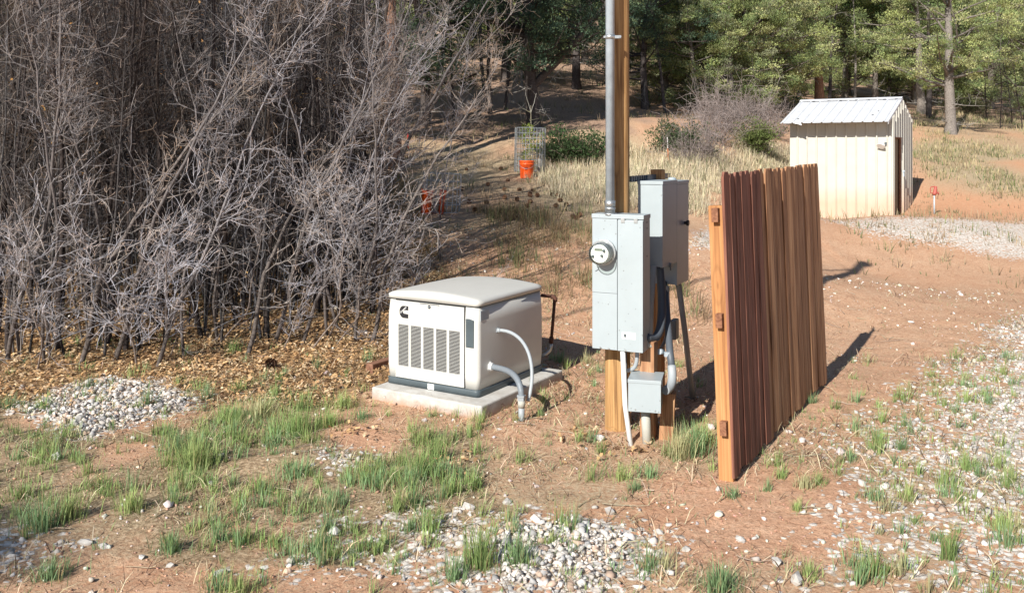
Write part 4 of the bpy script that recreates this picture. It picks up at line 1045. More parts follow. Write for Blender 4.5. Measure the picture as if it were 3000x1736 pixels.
border = [i for i in range(n)] + [n + j * (n + 1) for j in range(n)] + [n * (n + 1) + n - i for i in range(n)] + [(n - j) * (n + 1) for j in range(n)]
b0 = len(LV); m_ = len(border)
for bi in border: x_, y_, z_ = LV[bi]; LV.append((x_ * 1.004, y_ * 1.004, .686))
f += [(border[(k + 1) % m_], border[k], b0 + k, b0 + (k + 1) % m_) for k in range(m_)]
f.append(tuple(b0 + k for k in reversed(range(m_))))
mbl.add(LV, f, True); mbl.build('lid', M['cream'], gen)
# dark slate band painted in as the shadow gap under the lid
loft([(.437, .493, .035, .676), (.437, .493, .035, .686)]).build('lid_shadow_band', M['slate'], gen)
# front door
y0 = -.500
sl = MB(); sl.box(-.349, .319, y0 - .0015, y0 + .01, .058, .676); sl.build('door_seam', M['hollow'], gen)
dr = MB(); dx0, dx1, dz0, dz1 = -.345, .315, .062, .672; gx0, gx1, gz0, gz1 = -.318, .277, .155, .485
yf, yb = y0 - .009, y0 - .0018
dr.box(dx0, dx1, yf, yb, gz1, dz1); dr.box(dx0, dx1, yf, yb, dz0, gz0); dr.box(dx0, gx0, yf, yb, gz0, gz1); dr.box(gx1, dx1, yf, yb, gz0, gz1)
cw, cg = .1014, .022
for i in range(4): a = gx0 + (i + 1) * cw + i * cg; dr.box(a, a + cg, yf, yb, gz0, gz1)
door = dr.build('door', M['cream'], gen)
rid = MB()
for x0_, x1_, z0_, z1_ in ((gx0 - .014, gx1 + .014, gz1 + .013, gz1 + .0155), (gx0 - .014, gx0 - .0115, gz0 - .015, gz1 + .013), (gx1 + .0115, gx1 + .014, gz0 - .015, gz1 + .013), (gx0 - .014, gx1 + .014, gz0 - .0175, gz0 - .015)):
    rid.box(x0_, x1_, yf - .0018, yf, z0_, z1_)
rid.build('grille_ridge', M['cream'], door)
pitch = (gz1 - gz0) / 31
sm = MB(); sm.box(0, cw, -.0035, .0035, -.0012, .0012, Matrix.Rotation(R(-20), 4, 'X'))
so = None
for i in range(5):
    for j in range(31):
        p = (gx0 + i * (cw + cg), (yf + yb) / 2, gz0 + (j + .5) * pitch)
        if so is None: so = sm.build('slat', M['cream'], door, loc=p)
        else:
            c = so.copy(); COL.objects.link(c); c.parent = door; c.location = p
lt = MB(); lt.prism([(-.105, .668), (.085, .668), (.07, .625), (-.085, .625)], yf - .0025, yf); lt.build('latch_recess', M['cream'], door, bevel=.002)
lt = MB(); lt.box(-.105, .085, yf - .003, yf - .0024, .664, .669); lt.build('latch_gap', M['hollow'], door)
lt = MB(); lt.tube([(-.01, yf - .007, .647), (-.01, yf + .001, .647)], .013, 16); lt.build('lock', M['black'], door)
lt = MB(); lt.tube([(-.01, yf - .0082, .647), (-.01, yf - .006, .647)], .005, 10); lt.build('lock_core', M['galv'], door)
bp = MB(); bp.prism([(.328, .37), (.401, .37), (.401, .58), (.36, .589), (.328, .587)], y0 - .006, y0 + .004); bp.build('side_plate', M['slate'], gen, bevel=.004)
# black C shaped emblem with the maker's word across it
lg = []
cx, cz, hw, hh2 = -.262, .585, .044, .048
import mathutils
for i in range(15):
    a = R(90 + 180 * i / 14); lg.append((cx - hw * .12 + hw * .88 * math.cos(a), cz + hh2 * math.sin(a)))
lg.append((cx + hw, cz - hh2)); lg.append((cx + hw, cz - hh2 * .33))
for i in range(9):
    a = R(270 - 180 * i / 8); lg.append((cx + hw * .05 + hw * .26 * math.cos(a), cz + .001 + hh2 * .29 * math.sin(a)))
lg.append((cx + hw, cz + hh2 * .33)); lg.append((cx + hw, cz + hh2))
em = MB(); em.prism(lg, yf - .0015, yf); em = em.build('emblem', M['black'], door)
text('emblem_word', 'Cummins', .0205, M['white'], em, (cx - .006, yf - .0022, cz + .016), (R(90), R(-40), 0), .0004, .0002)
lb = MB(); lb.box(-.03, .03, -.5065, -.5045, .004, .047); lb = lb.build('base_sticker', M['white'], gen, loc=(.0, 0, 0))
text('sticker_numeral', '1', .014, M['black'], lb, (.016, -.507, .034), (R(90), 0, 0), .0002); text('sticker_numeral', '3', .014, M['black'], lb, (.016, -.507, .017), (R(90), 0, 0), .0002)
lb = MB(); lb.box(.441, .4455, -.475, -.36, .575, .652, None); lb = lb.build('data_label', M['panelclean'], gen)
ln = MB()
for i in range(8): ln.box(.4456, .4462, -.468, -.368 - .02 * (i % 3), .583 + i * .0085, .586 + i * .0085)
ln.build('label_print', M['bluegrey'], lb)
# chipped paint marks at the left corner
ch = MB()
for i in range(12):
    zc = .22 + .012 * random.random() + (.16 if i < 5 else 0) + i * .006; xc = -.447 + .016 * random.random()
    ch.prism([(xc, zc), (xc + .012 * random.random() + .004, zc + .004), (xc + .007, zc + .012 * random.random() + .006)], -.4935 - .004, -.4935 - .0005)
ch.build('paint_chip', M['black'], gen)
# conduits from the side of the generator down to the ground stub: top level things
Mg = Matrix.Translation(GP) @ Matrix.Rotation(GR, 4, 'Z')
def gl(x, y, z): return Mg @ Vector((x, y, z + .1))
fp = (.069, 6.46)
riser = empty('conduit_riser', (fp[0], fp[1], 0), 0, 'grey plastic riser stub in the dirt beside the generator', 'pipe')
mb = MB(); mb.tube([(0, 0, -.05), (0, 0, .11)], .0225, 16); mb.build('pipe', M['pvc'], riser)
mb = MB(); mb.tube([(0, 0, .10), (0, 0, .15)], .0265, 16); mb.build('coupling', M['pvcdirt'], riser)
mb = MB(); mb.tube([(0, 0, .15), (0, 0, .175), (0, 0, .176), (0, 0, .19)], [.029, .029, .033, .033], 6); mb.build('gland_nut', M['pvc'], riser)
def conduit(name, label, p0, p1, p2, p3, r, mat, ribs, nutmat):
    t = empty(name, p3, 0, label, 'conduit'); o = Vector(p3)
    P = [p - o for p in bez(p0, p1, p2, p3, 16)]
    mb = MB()
    if ribs: PP, RR = ruff(P, r, .07, 4); mb.tube(PP, RR, 14)
    else: mb.tube(P, r, 14)
    mb.build('conduit_body', mat, t)
    d = (P[1] - P[0]).normalized(); mb = MB(); mb.tube([P[0] - d * .005, P[0] + d * .028], r * 1.3, 14); mb.tube([P[0] - d * .012, P[0] + d * .006], r * 1.7, 6); mb.build('connector', nutmat, t)
conduit('flexible_conduit', 'thick ribbed grey conduit bending from generator side to the riser', gl(.445, -.34, .205), gl(.60, -.34, .20), (fp[0] - .01, fp[1] + .0, .36), (fp[0], fp[1], .185), .0225, M['pvcflex'], True, M['pvcwhite'])
conduit('curved_conduit', 'thin pale grey conduit arching from the generator side to ground', gl(.445, -.235, .465), gl(.68, -.235, .50), (fp[0] + .14, fp[1] + .16, .42), (fp[0] + .05, fp[1] + .05, .13), .0135, M['pvc'], False, M['pvc'])
# rusty gas pipe behind
gp = empty('gas_pipe', (.375, 7.8, 0), 0, 'rusty gas pipe standing behind the right corner of the generator', 'pipe')
mb = MB(); mb.tube([(-.12, -.02, .70), (-.02, 0, .685)], .015, 12); mb.tube([(0, 0, .66), (-.015, 0, .47), (-.03, 0, .30)], .014, 12); mb.build('pipe', M['rust'], gp)
mb = MB(); mb.tube([(-.03, 0, .685), (-.008, 0, .682), (.004, 0, .665), (.004, 0, .64)], .021, 12); mb.build('elbow', M['rust'], gp)
mb = MB(); mb.tube([(-.028, 0, .33), (-.033, 0, .275)], .02, 12); mb.build('coupling', M['rust'], gp)
mb = MB(); mb.tube([(-.033, 0, .275), (-.036, 0, .235), (-.045, 0, .21), (-.075, -.01, .185), (-.12, -.03, .17)], .016, 12); mb.build('nipple', M['zinc'], gp)
# landscape timber left of the pad
x, y = G(1088, 1092)
mb = MB(); mb.box(-.03, .4, -.04, .04, -.02, .08); o = mb.build('landscape_timber', M['timber'], bevel=.008, label='old brown timber lying behind the left end of the slab', cat='timber', loc=(x, y, h1(x, y))); o.rotation_euler.z = R(58.8)

# ------------------------------------------------------------------ utility pole and meter panel
PX, PY = .748, 6.285
pole = empty('utility_pole', (PX, PY, 0), 0, 'honey brown round wooden utility pole behind the meter panel', 'pole')
mb = MB(); zz_ = [-.3, .0, .5, 1.5, 3, 4.5, 6.4]; mb.tube([(0, 0, z) for z in zz_], [.092, .091, .089, .085, .081, .078, .075], 28); mb.build('shaft', M['pole'], pole)
mb = MB(); mb.tube([(0, 0, 6.4), (0, 0, 6.43)], .08, 20); mb.build('cap', M['galv'], pole)
mb = MB(); mb.tube([(.055, -.072, .0), (.052, -.075, .6)], .004, 6); mb.build('ground_wire', M['darkpipe'], pole)
mb = MB()
for (a, z, h_) in ((-.3, 2.9, .09), (-.25, 2.62, .004)): pass
CXc, CYc = .672, 6.085
riser2 = empty('service_riser', (CXc, CYc, 1.53), 0, 'tall galvanised steel service conduit rising from the meter panel', 'conduit')
mb = MB(); mb.tube([(0, 0, .0), (0, 0, 4.85)], .0305, 24); mb.build('pipe', M['galv'], riser2)
mb = MB(); mb.tube([(0, 0, .0), (0, 0, .035), (0, 0, .036), (0, 0, .05)], [.034, .034, .037, .037], 20); mb.tube([(0, 0, .055), (0, 0, .095)], .037, 8); mb.tube([(0, 0, -.004), (0, 0, .01)], .045, 20); mb.build('hub', M['zinc'], riser2)
mb = MB(); mb.tube([(0, 0, 1.20), (0, 0, 1.23)], .034, 20); mb.box(.025, .075, -.012, .012, 1.205, 1.225); mb.tube([(.068, -.016, 1.215), (.068, .02, 1.215)], .008, 8); mb.box(-.045, -.025, -.01, .01, 1.208, 1.222); mb.build('strap', M['zinc'], riser2)
mb = MB(); mb.tube([(0, 0, 4.8), (0, 0, 4.9), (.0, -.05, 4.98), (0, -.12, 4.98), (0, -.15, 4.92)], [.04, .05, .06, .055, .045], 14); mb.build('weatherhead', M['zinc'], riser2)
# service drop wires leaving the pole head
dropw = MB()
for k in range(3): dropw.tube([(0, -.1 + .03 * k, 0)] + [(-t * 3.2, -t * 3.0 + .02 * k, .1 - .5 * math.sin(t * 3.1) * .3 + .05 * t) for t in (.5, 1, 2, 3, 4, 5)], .009, 5)
dropw.build('service_drop', M['black'], label='twisted black service wires running off the pole head above the frame', cat='cable', loc=(PX, PY, 6.2))

PR = -R(24.2); panel = empty('meter_panel', (.717, 6.028, 0), PR, 'pale grey electric meter cabinet mounted on the utility pole', 'meter panel')
W2, Z0, Z1, D_ = .18, .612, 1.53, .165
mb = MB(); mb.box(-W2, W2, .004, D_, Z0, Z1 - .002); mb.build('cabinet', M['panelgrey'], panel, bevel=.003)
mb = MB(); mb.box(-W2 - .004, W2 + .004, -.006, D_ + .002, Z1 - .025, Z1 + .004); mb.build('top_cap', M['panelgrey'], panel, bevel=.002)
mb = MB(); mb.box(-W2, -.0025, -.003, .0035, Z0 + .385, Z1 - .028); mb.build('meter_cover', M['panelgrey'], panel, bevel=.0015)
mb = MB(); mb.box(-W2, -.0025, -.002, .0035, Z0, Z0 + .382); mb.build('lower_cover', M['panelgrey'], panel, bevel=.0015)
mb = MB(); mb.box(-.002, .0025, .0005, .004, Z0, Z1 - .026); mb.build('seam', M['hollow'], panel)
bd = MB(); bd.box(.003, W2 - .001, -.009, .0035, Z0, Z1 - .034); bd = bd.build('breaker_door', M['panelgrey'], panel, bevel=.0015)
mb = MB()
for x_ in (.04, .13): mb.box(x_ - .013, x_ + .013, -.013, -.006, Z1 - .05, Z1 - .02)
mb.build('hinge', M['zinc'], bd)
mb = MB()
for x_ in (.04, .13): mb.tube([(x_, -.0125, Z1 - .042), (x_, -.0145, Z1 - .042)], .005, 10)
for (x_, z_) in ((-.06, Z0 + .008), (.06, Z0 + .008), (-.12, Z0 + .01)): mb.tube([(x_, -.009, z_), (x_, -.012, z_)], .006, 8)
mb.build('screw', M['zinc'], bd)
mb = MB()
for z_ in (Z1 - .05, Z1 - .09, Z1 - .28): mb.tube([(W2 - .0005, .09, z_), (W2 + .0012, .09, z_)], .006, 10)
mb.build('knockout', M['hollow'], panel)
lb = MB(); lb.box(.035, .128, -.0102, -.0088, Z0 + .085, Z0 + .13); lb = lb.build('warning_label', M['white'], bd)
mb = MB(); mb.prism([(.056 + .009 * math.cos(k * .628), Z0 + .107 + .014 * math.sin(k * .628)) for k in range(10)], -.0108, -.0102)
for i in range(4): mb.box(.068, .122 - .012 * (i % 2), -.0107, -.0102, Z0 + .091 + i * .0095, Z0 + .0935 + i * .0095)
mb.box(.039, .049, -.0107, -.0102, Z0 + .118, Z0 + .121, Matrix.Translation((.044, 0, Z0 + .12)) @ Matrix.Rotation(R(40), 4, 'Y') @ Matrix.Translation((-.044, 0, -Z0 - .12)))
mb.build('label_print', M['slate'], lb)
ol = MB()
def rad_plate(): pass
# electric meter
mt = empty('electric_meter', (0, 0, 0), 0, 'round glass electric meter plugged into the left of the cabinet', 'meter')
Mp = Matrix.Translation((.717, 6.028, 0)) @ Matrix.Rotation(PR, 4, 'Z')
mt.location = Mp @ Vector((-.092, -.003, 1.275)); mt.rotation_euler = (0, 0, PR)
def disc(mb, y0, y1, r0, r1, n=36, z=0, x=0): mb.tube([(x, y0, z), (x, y1, z)], [r0, r1], n)
mb = MB(); disc(mb, .002, -.03, .086, .082); mb.build('socket_ring', M['glassy'], mt)
mb = MB(); disc(mb, -.02, -.034, .0885, .0885); mb.build('locking_ring', M['zinc'], mt, bevel=.003)
mb = MB(); disc(mb, -.034, -.040, .076, .070); disc(mb, -.04, -.10, .064, .062); mb.build('meter_base', M['glassy'], mt)
fcm = MB(); disc(fcm, -.1, -.108, .061, .061); fc_o = fcm.build('dial_face', M['white'], mt)
mb = MB(); mb.box(-.035, .02, -.1095, -.1082, .018, .035); mb.build('display', plain('lcd_grey', (.17, .19, .16), .3, bmp=0), fc_o)
mb = MB()
for i in range(6): mb.box(-.03 + .002 * i, .025 - .004 * (i % 3), -.1090, -.1082, -.008 - i * .0075, -.0068 - i * .0075)
mb.box(-.022, .012, -.109, -.1082, .047, .0485)
mb.build('dial_print', M['bluegrey'], fc_o)
mb = MB(); disc(mb, -.1082, -.122, .009, .009, 12, .022, .033); disc(mb, -.1082, -.122, .008, .008, 12, -.012, .018); disc(mb, -.1082, -.122, .008, .008, 12, -.018, -.045); mb.build('port', M['slate'], fc_o)
mb = MB()
pr = [(-.038, .0775), (-.05, .077), (-.11, .073), (-.128, .071), (-.137, .066), (-.1395, .058), (-.1395, .0)]
inn = [(-.1365, .0), (-.1365, .055), (-.134, .062), (-.126, .067), (-.11, .069), (-.05, .073), (-.038, .074)]
path = pr
mb.tube([(0, a, 0) for a, r_ in path], [max(r_, .0004) for a, r_ in path], 40, cap=False); mb.build('glass_dome', M['dome'], mt)
mb = MB(); mb.tube([(-.055, -.11, -.03), (-.062, -.15, -.024), (-.085, -.158, -.032)], .0028, 6); mb.build('seal_wire', M['black'], mt)

# pipes below the panel
def vpipe(name, label, pts, r, mat, cat='pipe', n=16, kind='pipe'):
    o = Vector(pts[0]); mb = MB(); mb.tube([Vector(p) - o for p in pts], r, n); return mb.build(name, mat, label=label, cat=cat, loc=o)
vpipe('white_pipe', 'white plastic pipe from cabinet bottom slanting into the dirt', [(.800, 5.93, -.05), (.765, 6.0, .25), (.752, 6.03, .62)], .0175, M['pvcwhite'])
vpipe('grey_elbow_conduit', 'short grey elbow conduit curling under the cabinet', bez((.855, 6.06, .62), (.855, 6.06, .50), (.85, 6.07, .47), (.78, 6.12, .45), 12), .014, M['pvc'], 'conduit')

# small junction box on its pipe
JB = empty('junction_box', (.875, 5.86, 0), -R(14), 'small pale grey junction box low in front of the wooden stubs', 'junction box')
bz0, bz1 = .245, .448
mb = MB(); mb.box(-.103, .103, .003, .24, bz0, bz1); mb.build('box_body', M['panelclean'], JB, bevel=.003)
mb = MB(); mb.box(-.107, .107, -.004, .003, bz0 - .003, bz1 - .012); mb.build('cover', M['panelgrey'], JB, bevel=.0015)
mb = MB(); mb.box(-.11, .11, -.007, .243, bz1 - .002, bz1 + .006); mb.box(-.11, .11, -.0075, -.0045, bz1 - .016, bz1 + .006); mb.build('rain_hood', M['panelgrey'], JB, bevel=.0015)
mb = MB()
for x_ in (-.06, .07): mb.tube([(x_, -.004, bz0 + .012), (x_, -.0075, bz0 + .012)], .005, 8)
mb.build('screw', M['zinc'], JB)
mb = MB(); mb.tube([(.01, .1, -.05), (-.005, .1, bz0 + .01)], .031, 18); mb.build('support_pipe', M['pvcdirt'], JB)
# wooden posts
def post(label, x, y, w, d, z1, rz=-25, tiltx=0, mat='oldpost', z0=-.1, cut=0):
    mb = MB(); mb.box(-w / 2, w / 2, -d / 2, d / 2, z0, z1); o = mb.build('wooden_post', M[mat], bevel=.006, label=label, cat='post', loc=(x, y, 0)); o.rotation_euler = (0, R(tiltx), R(rz)); return o
def ppx(px, d): return (px - 1500) / F * d
post('split weathered post left behind the junction box', ppx(1901, 6.12), 6.12, .10, .10, .66, -25, 0)
post('short leaning wooden stub right behind the junction box', ppx(1952, 6.08), 6.08, .095, .09, .32, -14, 3)
post('orange stained post carrying the strut channels', ppx(1927, 6.85), 6.85, .09, .09, 1.822, -27, 0, 'post')

# ------------------------------------------------------------------ rear boxes on strut
BR = -R(27)
AX, AY = 1.077, 6.35
def boxthing(name, label, cat, x, y, w, dp, z0, z1, rz):
    t = empty(name, (x, y, 0), rz, label, cat)
    mb = MB(); mb.box(-w + .002, -.004, .003, dp - .003, z0, z1 - .004); mb.build('box_body', M['panelclean'], t, bevel=.003)
    mb = MB(); mb.box(-w, .004, -.003, dp + .002, z1 - .022, z1 + .003); mb.build('top_cap', M['panelclean'], t, bevel=.002)
    mb = MB(); mb.box(-.0175, 0, -.0015, dp, z0 - .004, z1 - .0245); mb.build('door', M['panelclean'], t, bevel=.002)
    return t
tsw = boxthing('transfer_switch', 'upright grey transfer switch box behind the meter cabinet', 'electrical box', AX, AY, .188, .355, 1.133, 1.745, BR)
mb = MB(); mb.tube([(-.009, -.0015, 1.65), (-.009, -.004, 1.65)], .005, 8); mb.build('rivet', M['zinc'], tsw)
mb = MB(); mb.box(-.004, .016, .16, .19, 1.115, 1.145); mb.tube([(.006, .175, 1.115), (.006, .175, 1.09)], .006, 8); mb.build('hasp', M['strut'], tsw)
mb = MB(); mb.tube([(.0005, .15, 1.3), (.0015, .15, 1.3)], .02, 4); 
BX = AX + .36 * .454; BY = AY + .36 * .891
brk = boxthing('breaker_box', 'taller grey breaker box behind the transfer switch', 'electrical box', BX, BY, .185, .315, 0.958, 1.735, BR)
mb = MB(); mb.tube([(0, .2, 1.41), (.022, .2, 1.41)], .012, 12); mb.tube([(.018, .2, 1.41), (.034, .2, 1.41)], .022, 14); mb.build('knob', M['black'], brk)
mb = MB(); mb.tube([(-.1, .2, 1.733), (-.1, .2, 1.752), (-.1, .2, 1.76)], [.035, .032, .02], 16); mb.build('hub_cap', M['panelclean'], brk)
# strut channels with slots
def strut(label, x, y, z, L, rz):
    t = empty('strut_channel', (x, y, z), rz, label, 'strut')
    mb = MB(); mb.box(-.02, .02, 0, L, .0385, .041); mb.box(-.02, .02, 0, L, 0, .0025)
    mb.box(-.0205, -.018, 0, L, .0026, .0384); mb.build('channel', M['strut'], t)
    mb = MB(); k = int(L / .05)
    for i in range(k): mb.box(.018, .0205, i * .05, i * .05 + .022, .0026, .0384)
    mb.build('slotted_face', M['strut'], t, kind='stuff')
    mb = MB(); mb.box(.0207, .03, .33, .55, -.002, .043); mb.build('clamp', M['strut'], t)
strut('slotted dark steel channel across the top of the rear boxes', .837, 6.35, 1.742, .97, BR)
strut('lower slotted steel channel hidden behind the rear boxes', .856, 6.385, 1.21, .87, BR)
# conduits under the rear boxes
vpipe('weathered_conduit', 'fat weathered conduit dropping from the transfer switch', [(ppx(1914, 6.302), 6.302, 1.151), (ppx(1906, 6.256), 6.256, 0.894), (ppx(1902, 6.072), 6.072, 0.618)], .024, M['pvcdirt'], 'conduit')
vpipe('black_flex_conduit', 'thick dark flexible conduit sweeping from the switch to the cabinet', bez((ppx(1932, 6.42), 6.42, 1.14), (ppx(1946, 6.4), 6.4, .80), (ppx(1940, 6.25), 6.2, .58), (ppx(1888, 6.08), 6.06, .70), 18), .030, M['darkpipe'], 'conduit')
vpipe('thin_flex_conduit', 'thin tan flexible conduit hanging from the breaker box', bez((ppx(1956, 6.624), 6.624, 0.958), (ppx(1958, 6.624), 6.624, 0.710), (ppx(1968, 6.532), 6.532, 0.636), (ppx(1934, 6.348), 6.348, 0.544), 14), .0125, M['pvcdirt'], 'conduit')
vpipe('dark_drop_conduit', 'dark vertical conduit ending in an elbow at the junction box', [(ppx(1945, 6.7), 6.7, .97), (ppx(1953, 6.5), 6.5, .8), (ppx(1962, 6.2), 6.2, .58), (ppx(1968, 6.1), 6.1, .48)], .0255, M['darkpipe'], 'conduit')  # shade on this conduit is put into its near black colour
vpipe('conduit_elbow', 'pale pipe elbow entering the right side of the junction box', bez((ppx(1968, 6.1), 6.1, .49), (ppx(1972, 6.06), 6.06, .40), (ppx(1970, 6.0), 6.0, .365), (ppx(1948, 5.95), 5.95, .36), 12), .030, M['pvc'], 'conduit')
vpipe('slanting_conduit', 'long dark grey conduit slanting from the breaker box into the ground', [(ppx(1985, 6.86), 6.86, 0.986), (ppx(1990, 6.85), 6.85, .90), (ppx(2008, 6.95), 6.95, .52), (ppx(2030, 7.06), 7.06, -.03)], .0225, M['pvc'], 'conduit')
mb = MB(); mb.box(-.02, .025, -.02, .07, 0, .155); o = mb.build('outlet_box', M['strut'], bevel=.01, label='small dark outlet box behind the dark drop conduit', cat='outlet box', loc=(ppx(1973, 6.8), 6.8, .52)); o.rotation_euler.z = BR
mb = MB(); mb.tube([(0, 0, 0), (.035, .05, -.01)], .02, 10); mb.box(.04, .075, .0, .03, -.035, -.005); mb.build('pipe_clamp', M['galv'], label='shiny blue grey pipe clamp below the flexible conduit', cat='clamp', loc=(ppx(1930, 6.15), 6.15, .575))

# ------------------------------------------------------------------ fence panel
FR = -R(30.8)
fence = empty('wooden_fence', (1.323, 5.253, 0), FR, 'short run of brown dog eared picket fence facing the driveway', 'fence')
fence.rotation_euler = (0, -R(2.3), FR)
npk = 23; pitch = 2.67 / npk
for i in range(npk):
    wd_ = pitch * random.uniform(.955, .995); th_ = .017; z0_ = .03 + random.uniform(-.015, .02); z1_ = 1.835 + random.uniform(-.008, .008) + .02 * i / npk
    e = .022
    pl = [(0, z0_), (wd_, z0_), (wd_, z1_ - e * 1.6), (wd_ - e, z1_), (e, z1_), (0, z1_ - e * 1.6)]
    mb = MB(); n_ = len(pl)
    v_ = [(-th_ / 2, a, z) for a, z in pl] + [(th_ / 2, a, z) for a, z in pl]
    mb.add(v_, [tuple(reversed(range(n_))), tuple(range(n_, 2 * n_))] + [(k, (k + 1) % n_, (k + 1) % n_ + n_, k + n_) for k in range(n_)])
    o = mb.build('picket', M['redpicket'] if i < 7 else M['picket'], fence, bevel=.003, loc=(-th_ / 2 + random.uniform(-.004, .004), i * pitch, 0))  # pickets at the near end take the darker red wood
    o.rotation_euler = (random.uniform(-.004, .004), random.uniform(-.004, .004), random.choice([-1, 1, 1]) * random.uniform(.02, .09))
    if i == 0: o['label'] = 'darkest red picket at the near end'; o.rotation_euler.z = .0
for y_, lbp in ((.03, 1.64), (1.30, 1.62), (2.55, 1.62)):
    mb = MB(); mb.box(-.112, -.021, y_, y_ + .09, -.2, lbp); mb.build('post', M['post'], fence, bevel=.005)
for z_ in (1.585, .955, .315):
    mb = MB(); mb.box(-.080, -.040, -.012, 2.68, z_ - .042, z_ + .042); mb.build('rail', M['rail'], fence, bevel=.003)

# ------------------------------------------------------------------ shed
SR_ = -R(33.4); SX, SY = 8.56, 20.0; SZ = .47
shed = empty('metal_shed', (SX, SY, SZ), SR_, 'cream ribbed metal shed with galvanised gable roof beside the driveway', 'shed')
LW, DWp, WH = 2.28, 2.47, 2.27
sl_ = .345; RH = WH + (DWp / 2) * sl_
def ribprof(L, first, sp, rib=.045, h=.022, flat=.02):
    """2D outline along a wall: list of (s, out)"""
    P = [(0, 0)]; s = first
    while s + rib < L - .01:
        P += [(s - rib / 2, 0), (s - flat / 2, h), (s + flat / 2, h), (s + rib / 2, 0)]; s += sp
    P.append((L, 0)); return P
# front wall runs along local -x from the near corner
P = ribprof(LW, .10, .222)
mb = MB(); v_ = []; 
for s, o_ in P: v_ += [(-s, -o_, -.3), (-s, -o_, WH)]
mb.add(v_, [(2 * k, 2 * k + 2, 2 * k + 3, 2 * k + 1) for k in range(len(P) - 1)]); mb.box(-LW, 0, .01, .03, -.3, WH - .02); mb.build('front_wall', M['shed'], shed)
mb = MB(); v_ = []
for s, o_ in P: v_ += [(-s, DWp + o_, -.3), (-s, DWp + o_, WH)]
mb.add(v_, [(2 * k, 2 * k + 1, 2 * k + 3, 2 * k + 2) for k in range(len(P) - 1)]); mb.build('back_wall', M['shed'], shed)
mb = MB(); mb.prism([(0, 0), (0, 0)], 0, 0) if False else None
mb = MB(); mb.add([(-LW, 0, -.3), (-LW, DWp, -.3), (-LW, DWp, WH), (-LW, DWp / 2, RH), (-LW, 0, WH)], [(0, 1, 2, 3, 4)][::-1]); mb.build('left_wall', M['shed'], shed)
# gable wall with door opening
D0, D1, DH = .30, 1.12, 1.80
P = ribprof(DWp, .12, .29, .09, .04, .03)
def topz(s): return WH + (s if s < DWp / 2 else DWp - s) * sl_ - .01
mb = MB()
pts2 = sorted(set([p for p in P] + [(D0, 0), (D1, 0), (DWp / 2, 0)]), key=lambda q: q[0])
def outat(s):
    for (a, oa), (b, ob) in zip(P[:-1], P[1:]):
        if a <= s <= b and b > a: return oa + (ob - oa) * (s - a) / (b - a)
    return 0
pts2 = [(s, outat(s)) for s, _ in pts2]
for (a, oa), (b, ob) in zip(pts2[:-1], pts2[1:]):
    if b - a < 1e-5: continue
    inside = a >= D0 - 1e-6 and b <= D1 + 1e-6
    zb = DH if inside else -.3
    mb.add([(oa, a, zb), (ob, b, zb), (ob, b, topz(b)), (oa, a, topz(a))], [(0, 1, 2, 3)])
mb.build('gable_wall', M['shed'], shed)
mb = MB()
for s in (.022, DWp - .022): mb.box(.0 , .034, s - .022, s + .022, -.3, WH)
mb.box(-.05, .0, -.03, -.0245, -.3, WH) ; mb.build('corner_trim', M['shed'], shed)
mb = MB(); mb.box(-.045, .0, D0 - .02, D0 + .035, 0, DH + .03); mb.box(-.045, .0, D1 - .035, D1 + .02, 0, DH + .03); mb.box(-.045, .0, D0 + .036, D1 - .036, DH - .03, DH + .03); mb.box(-.1, .05, D0 - .02, D1 + .02, -.06, -.001); mb.build('door_frame', M['rail'], shed)
dd = MB(); dd.box(-.09, -.06, D0 + .036, D1 - .036, 0, DH - .032); dd = dd.build('door', M['ply'], shed)
mb = MB(); mb.box(.03, .05, D1 + .0, D1 + .10, .98, 1.02); mb.box(.045, .075, D1 - .02, D1 + .05, .88, .97); mb.tube([(.06, D1 + .015, .97), (.06, D1 + .015, 1.03)], .02, 8); mb.build('padlock', M['galv'], dd)
# roof: front slope with ribs, overhanging .48 at the front, .2 at the back
def roof(sign, over, name, torn=False):
    Lr = LW + .10; x0_ = .012
    P = ribprof(Lr, .09, .223, .045, .02, .02); mb = MB(); v_ = []
    run = DWp / 2 + over
    for k, (s, o_) in enumerate(P):
        rr_ = run + .004 * (k % 3)
        ye = DWp / 2 - sign * rr_; ze = RH + .03 - rr_ * sl_
        v_ += [(x0_ - s, DWp / 2, RH + .03 + o_), (x0_ - s, ye, ze + o_)]
    mb.add(v_, [(2 * k, 2 * k + 1, 2 * k + 3, 2 * k + 2) if sign > 0 else (2 * k, 2 * k + 2, 2 * k + 3, 2 * k + 1) for k in range(len(P) - 1)])
    o = mb.build(name, M['roofmetal'], shed); md = o.modifiers.new('thickness', 'SOLIDIFY'); md.thickness = .004; return o
rf = roof(1, .50, 'roof_front'); roof(-1, .2, 'roof_back')
mb = MB(); mb.prism([(0, 0)], 0, 0) if False else None
mb = MB()
xr0, xr1 = .014, .014 - (LW + .105)
mb.add([(xr0, DWp / 2 - .11, RH + .02), (xr0, DWp / 2, RH + .072), (xr0, DWp / 2 + .11, RH + .02), (xr1, DWp / 2 - .11, RH + .02), (xr1, DWp / 2, RH + .072), (xr1, DWp / 2 + .11, RH + .02)], [(0, 1, 4, 3), (1, 2, 5, 4)])
o = mb.build('ridge_cap', M['roofmetal'], shed); md = o.modifiers.new('thickness', 'SOLIDIFY'); md.thickness = .003
mb = MB()
